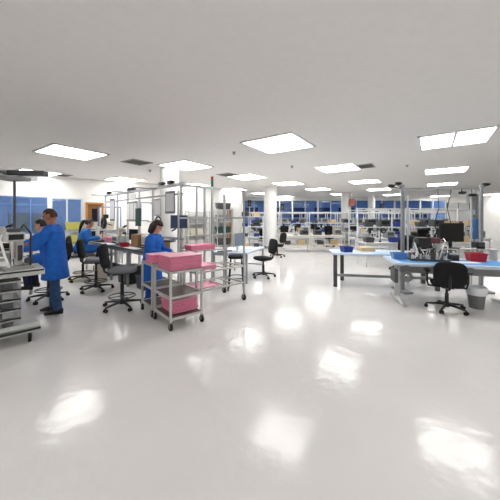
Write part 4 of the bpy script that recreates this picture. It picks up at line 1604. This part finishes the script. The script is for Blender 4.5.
MB().box((0.45, 0.15, 0.735), (0.36, 0.07, 0.045), bev=0.006).build('power_strip', M_PAPER, R2)
MB().box((1.45, 0.15, 0.735), (0.36, 0.07, 0.045), bev=0.006).build('power_strip', M_PAPER, R2)
MB().ring((0.32, 0.45, 0.46), 0.075, 0.03, 'Y').build('cable_coil', M_GREY, R2, smooth=True)


def r2(x, y, z=H2):
    a = math.radians(-15)
    return R2.location + Vector((math.cos(a) * x - math.sin(a) * y, math.sin(a) * x + math.cos(a) * y, z))


sheet('desk_mat', 'long bright blue mat covering the front desk', 'mat', 1.85, 0.55, r2(1.05, 0.36), math.radians(-15), M_BLUEMAT)
sheet('document', 'white paper lying on the blue mat near the red bin', 'paper', 0.4, 0.16, r2(1.22, 0.3, H2 + 0.007), -0.2, M_PAPER)
o = make_bin(0.27, 0.22, 0.15, M_RED)
tag(o, 'bright red bin on the right end of the front desk', 'bin')
o.location, o.rotation_euler = r2(1.5, 0.56, H2 + 0.007), (0, 0, -0.26)
o = make_bin(0.26, 0.2, 0.12, M_BLUEL)
tag(o, 'light blue bin at the left end of the front desk', 'bin')
o.location, o.rotation_euler = r2(0.19, 0.5, H2 + 0.007), (0, 0, -0.2)

mr = thing('monitor_riser', 'grey riser shelf across the back of the front desk', 'shelf', r2(0.9, 0.7), math.radians(-15))
MB().box((0.5, 0.12, 0.2), (1.1, 0.22, 0.025)).build('top', M_LGREY, mr)
for x in (0.0, 1.0):
    MB().box((x, 0.12, 0.094), (0.04, 0.2, 0.188)).build('leg', M_LGREY, mr)
mon = make_monitor(0.41, 0.37)
tag(mon, 'large black flat monitor standing on the riser of the front desk', 'monitor')
mon.location, mon.rotation_euler = r2(1.2, 0.8, H2 + 0.2125), (0, 0, math.radians(-22))
mon2 = make_machine(0.16, 0.14, 0.13, M_BLACK, M_DGREY)
tag(mon2, 'small black box on the riser right of the monitor', 'instrument')
mon2.location = r2(1.66, 0.82, H2 + 0.2125)

# inspection machine with tubes
im = thing('inspection_machine', 'black and silver inspection machine with tubes on the front desk', 'machine', r2(0.66, 0.42, H2 + 0.007), math.radians(-18))
MB().box((0, 0, 0.02), (0.62, 0.34, 0.04), bev=0.006).build('base', M_DGREY, im)
MB().box((-0.06, 0.05, 0.33), (0.26, 0.2, 0.2), bev=0.015).build('head', M_BLACK, im)
MB().box((-0.06, 0.14, 0.15), (0.1, 0.06, 0.24)).build('pillar', M_DGREY, im)
MB().cyl((-0.06, 0.0, 0.1), (-0.06, 0.0, 0.24), 0.045).build('lens', M_BLACK, im, smooth='auto')
MB().cyl((0.02, 0.0, 0.42), (0.02, 0.0, 0.5), 0.03).build('turret', M_BLACK, im, smooth='auto')
for i in range(4):
    x = -0.24 + 0.16 * i
    MB().tube([(x, -0.1, 0.04), (x + 0.03, -0.13, 0.16), (x + 0.09, -0.05, 0.2), (x + 0.1, 0.05, 0.1)], 0.014).build('tube', M_CHROME, im, smooth=True)
MB().box((0.2, 0.02, 0.1), (0.16, 0.16, 0.12), bev=0.01).build('drive_box', M_GREY, im)
MB().box((-0.24, 0.02, 0.09), (0.12, 0.16, 0.1), bev=0.01).build('drive_box', mat('maroon_paint', (98, 44, 56), rough=0.5), im)
for i in range(5):
    MB().cyl((-0.28 + 0.13 * i, -0.14, 0.04), (-0.28 + 0.13 * i, -0.14, 0.11 + 0.03 * (i % 2)), 0.028).build('canister', M_CHROME if i % 2 else M_LGREY, im, smooth='auto')
MB().box((0.14, 0.12, 0.2), (0.2, 0.1, 0.3), bev=0.01).build('control_tower', M_LGREY, im)
MB().tube([(0.2, 0.08, 0.34), (0.26, 0.0, 0.42), (0.3, -0.08, 0.3), (0.27, -0.1, 0.06)], 0.012).build('tube', M_CHROME, im, smooth=True)
rt = random.Random(5)
for i in range(9):
    x = -0.3 + 0.065 * i
    pts = [(x, -0.12, 0.05), (x + rt.uniform(-0.05, 0.05), -0.15, 0.14 + rt.uniform(0, 0.08)), (x + rt.uniform(-0.08, 0.08), -0.1, 0.26 + rt.uniform(-0.05, 0.08)), (x + rt.uniform(-0.06, 0.06), 0.0, 0.12)]
    MB().tube(pts, 0.009 + 0.003 * (i % 2)).build('hose', (M_CHROME, M_PAPER, M_BLACK)[i % 3], im, smooth=True)
MB().box((0.12, -0.02, 0.38), (0.14, 0.12, 0.1), bev=0.01).build('sensor_box', mat('maroon_paint'), im)
MB().box((-0.2, -0.03, 0.36), (0.07, 0.1, 0.09), bev=0.01).build('sensor_box', M_DGREY, im)
MB().box((0.12, 0.06, 0.38), (0.06, 0.1, 0.05), bev=0.005).build('sensor_bracket', M_GREY, im)
MB().bar((-0.3, -0.05, 0.2), (0.28, -0.05, 0.2), 0.025).build('cross_bar', M_CHROME, im)
for i, (x, y, m, lab) in enumerate(((1.1, 0.5, M_DGREY, 'dark grey fixture block right of the inspection machine'), (0.5, 0.82, M_LGREY, 'pale grey fixture block behind the light blue bin'))):
    o = make_machine(0.16, 0.14, 0.12, m, M_BLACK)
    tag(o, lab, 'fixture')
    o.location = r2(x, y, H2 + (0.007 if y < 0.6 else 0.0))

# gantry over the front desk
rg = thing('desk_gantry', 'slim grey post gantry standing behind the front desk', 'gantry', at(402.5, 5.78), 0)
GX = at(481, 5.78).x - at(402.5, 5.78).x
for x in (0, GX):
    MB().box((x, 0, 1.16), (0.06, 0.06, 2.32), bev=0.004).build('post', M_ALUD, rg)
    MB().box((x, 0.02, 0.02), (0.2, 0.5, 0.04), bev=0.006).build('foot', M_ALUD, rg)
MB().box((GX / 2, 0, 2.24), (GX, 0.03, 0.03)).build('top_rail', M_ALUD, rg)
MB().box((0.14, 0.04, 1.1), (0.025, 0.025, 2.0)).build('inner_post', M_ALU, rg)
MB().box((GX - 0.18, 0.04, 1.1), (0.025, 0.025, 2.0)).build('inner_post', M_ALU, rg)
for x, z in ((-0.25, 2.3), (-0.1, 2.35), (GX + 0.1, 2.33), (GX - 0.42, 2.15), (GX - 0.2, 2.1)):
    c = MB().box((x, 0.0, z), (0.1, 0.07, 0.06), bev=0.008).cyl((x + 0.03, -0.03, z), (x + 0.03, -0.07, z), 0.022)
    c.bar((x, 0.0, z - 0.03), (max(0, min(GX, x)), 0.0, 2.24), 0.014)
    c.build('camera_unit', M_BLACK, rg)
MB().tube([(GX * 0.45, 0, 2.23), (GX * 0.47, 0.02, 1.8), (GX * 0.42, 0.03, 1.5), (GX * 0.46, 0.05, 1.25)], 0.008).build('cable', M_BLACK, rg, smooth=True)
MB().tube([(GX * 0.62, 0, 2.23), (GX * 0.58, 0.02, 1.8), (GX * 0.64, 0.03, 1.4)], 0.008).build('cable', M_BLACK, rg, smooth=True)
# blue banner cloth by the right post
bc = thing('blue_coat_on_hook', 'blue coat hanging beside the right gantry post', 'coat', at(476.5, 9.5, 0.0), 0)
MB().cyl((0, 0.1, 0), (0, 0.1, 1.72), 0.015).box((0, 0.1, 0.01), (0.34, 0.34, 0.02)).build('stand', M_BLACK, bc)
MB().loft([(Vector((0, 0.02, 0.85)), Vector((0.14, 0, 0)), Vector((0, 0.06, 0))), (Vector((0, 0.02, 1.2)), Vector((0.11, 0, 0)), Vector((0, 0.05, 0))),
           (Vector((0, 0.03, 1.5)), Vector((0.17, 0, 0)), Vector((0, 0.05, 0))), (Vector((0, 0.05, 1.6)), Vector((0.06, 0, 0)), Vector((0, 0.04, 0)))], 16).build('cloth', mat('muted_blue_cloth', (62, 104, 156), rough=0.8), bc, smooth=True)

# waste bin by the right chair
wb2 = thing('waste_bin', 'round grey waste bin with white liner under the front desk', 'bin', (4.03, 4.72, 0))
MB().lathe([(0.105, 0.0), (0.145, 0.36), (0.137, 0.36), (0.098, 0.012), (0.0005, 0.012)], n=24, cap=True).build('body', M_BINGREY, wb2, smooth='auto')
MB().lathe([(0.142, 0.24), (0.156, 0.3), (0.158, 0.37), (0.148, 0.385), (0.134, 0.37), (0.128, 0.25)], n=24).build('liner', M_LINER, wb2, smooth=True)

# ------------------------------------------------------------------ far rows of benches
def make_station(L=1.8, tall=True, top_m=None, low=False):
    o = thing('workstation', 'x', 'workstation')
    D, H = 0.75, 0.78
    MB().box((L / 2, D / 2, H - 0.02), (L - 0.02, D, 0.04)).build('top', top_m or (M_BENCHF if tall else M_CREAM), o)
    for x in (0.05, L - 0.05):
        for y in (0.05, D - 0.05):
            hh = 1.95 if (tall and y > 0.3) else H - 0.04
            yy = D + 0.02 if hh > 1 else y
            MB().box((x, yy, hh / 2), (0.04, 0.04, hh)).build('leg', M_WHITEF if tall else M_CREAM, o)
    MB().box((L / 2, D - 0.05, 0.3), (L - 0.1, 0.03, 0.05)).build('stretcher', M_WHITEF, o)
    MB().box((L / 2, 0.05, 0.7), (L - 0.1, 0.03, 0.05)).build('apron', M_WHITEF, o)
    if low:
        MB().box((L / 2, D / 2, 0.32), (L - 0.1, D - 0.1, 0.025)).build('lower_shelf', M_CREAM, o)
    if tall:
        MB().box((L / 2, D - 0.12, 1.28), (L - 0.14, 0.3, 0.03)).build('upper_shelf', M_WHITEF, o)
        MB().box((L / 2, D - 0.2, 1.9), (L - 0.5, 0.1, 0.035)).build('light_bar', M_LGREY, o)
        MB().box((L / 2, D + 0.02, 1.93), (L - 0.1, 0.02, 0.03)).build('top_rail', M_WHITEF, o)
    return o


ROWS = [  # Y, first x, benches, row phrase, tall
    (8.6, 3.75, 2, 'row behind the front desks', True),
    (10.6, 4.2, 3, 'second row behind the desks', True),
    (12.4, 1.35, 2, 'low bench row', False),
    (12.9, 6.6, 2, 'row right of the low benches', True),
    (15.2, -0.15, 5, 'third row from the windows', True),
    (16.4, 0.1, 7, 'second row from the windows', True),
    (18.3, 0.0, 7, 'row nearest the windows', True),
]
ITEMS = [('microscope', lambda: make_microscope(M_LGREY, M_BLACK), 'pale grey microscope'),
         ('microscope_black', lambda: make_microscope(M_BLACK, M_BLACK), 'black microscope'),
         ('far_monitor', lambda: make_monitor(0.38, 0.31), 'black monitor'),
         ('far_bin_blue', lambda: make_bin(0.3, 0.24, 0.16, M_BLUE), 'dark blue bin'),
         ('far_instr', lambda: make_machine(0.36, 0.3, 0.24, M_DGREY, M_BLACK), 'dark instrument'),
         ('far_box', lambda: make_box(0.32, 0.28, 0.2, M_CARDL), 'tan cardboard box'),
         ('far_instr_pale', lambda: make_machine(0.36, 0.3, 0.28, M_GREY, M_DGREY), 'pale instrument'),
         ('far_bin_grey', lambda: make_bin(0.3, 0.24, 0.16, M_DGREY), 'dark grey bin'),
         ('far_lamp', make_lamp, 'black magnifier lamp')]
rnd = random.Random(11)
for ri, (Y, x0, n, phrase, tall) in enumerate(ROWS):
    L = 1.8 if tall else 1.55
    lowrow = not tall
    for i in range(n):
        wx = x0 + i * (L + 0.04)
        bl_ = '%s from left, %s' % (ORD[i], phrase)
        place('station_%s' % tall, (lambda t=tall, l=L: make_station(l, t, low=not t)), ('white workstation with light bar, ' if tall else 'low white bench with lower shelf, ') + bl_,
              (wx, Y, 0), 0, 'white workstations in the far hall')
        spots = [(0.26, 0.36), (0.69, 0.34), (1.12, 0.36), (1.54, 0.35)] if tall else [(0.3, 0.35), (0.82, 0.35), (1.25, 0.35)]
        idxs = rnd.sample(range(len(ITEMS)), 4) if tall else ([2, 4, 4][0:1] + [1, 4] if i == 0 else [4, 2, 6])
        for (sx, sy), k in zip(spots, idxs):
            key, mk, nm = ITEMS[k]
            rz = rnd.uniform(-0.08, 0.08) - (math.pi / 2 if 'scope' in key else 0)
            if 'scope' in key:
                sy = 0.24
            if key == 'far_lamp':
                sy = 0.45
            place(key, mk, '%s on bench %s' % (nm, bl_), (wx + sx, Y + sy, 0.781), rz, 'equipment on the far benches')
        if tall:
            sp = [(0.36, 0.63), (0.9, 0.63), (1.42, 0.63)]
            ks = rnd.sample([3, 4, 5, 6, 7], 3)
            for (sx, sy), k in zip(sp, ks):
                key, mk, nm = ITEMS[k]
                place(key, mk, '%s on upper shelf, bench %s' % (nm, bl_), (wx + sx, Y + sy, 1.2955), 0, 'equipment on the far benches')
        else:
            for sx, k in ((0.45, 7), (1.1, 5)):
                key, mk, nm = ITEMS[k]
                place(key, mk, '%s on lower shelf, bench %s' % (nm, bl_), (wx + sx, Y + 0.36, 0.333), 0, 'equipment on the far benches')
        if (i + ri) % 2 == 0 and tall and Y != 16.4:
            place('far_chair', lambda: make_chair(0.5, False, False, M_FAB, 0.42, 0.42, 0.8, 0.3), 'small black chair before bench ' + bl_, (wx + 0.9, Y - 0.4, 0), rnd.uniform(1.0, 2.1), 'black chairs in the far hall')
place('far_chair', None, 'small black chair just left of the low white benches', (at(283, 10.6).x - 0.2, 10.9, 0), 2.4, 'black chairs in the far hall')

# dark shelving left of the low benches
for i, (px, Y, lab) in enumerate(((250, 13.4, 'white rack of boxes left of the round column'), )):
    s_ = make_shelving(1.3, 0.45, 1.7, 4, lab, at(px - 12, Y), 0, M_WHITEF)
    for k in range(4):
        for j in range(2):
            key, mk, nm = ITEMS[(5, 7, 3, 4)[(k + j) % 4]]
            place(key, mk, '%s, %s, %s level, white rack left of round column' % (nm, ('left side', 'right side')[j], ('bottom', 'second', 'third', 'top')[k]),
                  at(px - 12, Y, 0.12 + 1.54 * k / 3 + 0.0155) + Vector((0.36 + 0.58 * j, 0.22, 0)), 0, 'boxes on the rack')

# rust sign and speaker boxes on columns
def hang_box(name, label, cat, px, Y, z, w, h, d, m):
    o = thing(name, label, cat, at(px, Y, z), 0)
    MB().box((0, 0, 0), (w, d, h), bev=0.01).build('housing', m, o)
    return o


c3 = at(346, 17.6)
sg = thing('hanging_sign', 'rust-orange box sign mounted at the top of a far column', 'sign', Vector((c3.x + 0.24, c3.y - 0.42, 2.62)), 0)
MB().box((0, 0, 0), (0.3, 0.1, 0.46), bev=0.01).build('housing', M_RUST, sg)
MB().bar((0, 0.05, 0.1), (-0.05, 0.2, 0.1), 0.04).build('bracket', M_GREY, sg)
for px, Y, z, lab in ((282, 13.9, 2.18, 'black speaker box on a bracket right of the round column'), (249.6, 14.3, 2.4, 'black speaker box on a pole left of the round column'),
                      (382, 19.3, 2.5, 'black speaker box beside the slim far column')):
    o = thing('speaker', lab, 'speaker', at(px, Y, 0), 0)
    MB().box((0, 0, z), (0.2, 0.16, 0.32), bev=0.012).build('housing', M_BLACK, o)
    MB().cyl((0, -0.081, z - 0.04), (0, -0.086, z - 0.04), 0.07).build('grille', M_DGREY, o)
    MB().cyl((0, 0.1, 0), (0, 0.1, z + 0.1), 0.025).box((0, 0.1, 0.012), (0.34, 0.34, 0.024)).build('stand', M_ALU, o)

# white partition and cabinet at the far right
pn = thing('partition_screen', 'tall white partition screen behind the black monitor', 'partition', at(447, 14.4), 0)
for i in range(2):
    MB().box((0.3 + 0.6 * i, 0, 1.28), (0.56, 0.05, 2.3), bev=0.006).build('panel', M_PAPER, pn)
for x in (0.0, 0.6, 1.2):
    MB().box((x, 0, 1.22), (0.035, 0.06, 2.44)).box((x, 0, 0.015), (0.06, 0.5, 0.03)).build('post', M_DGREY, pn)
cbt = thing('tall_cabinet', 'tall grey cabinet right of the white partition screen', 'cabinet', at(472, 12.6), -0.1)
MB().box((0.25, 0.25, 1.02), (0.5, 0.5, 2.0), bev=0.008).build('body', M_GREY, cbt)
for s in (0, 1):
    dd = MB().box((0.13 + 0.24 * s, -0.01, 1.02), (0.232, 0.02, 1.92), bev=0.003).build('door', M_GREY, cbt)
    MB().box((0.22 + 0.06 * s, -0.03, 1.05), (0.014, 0.02, 0.14)).build('handle', M_CHROME, dd)
MB().box((0.25, 0.25, 0.01), (0.46, 0.44, 0.02)).build('plinth', M_DGREY, cbt)
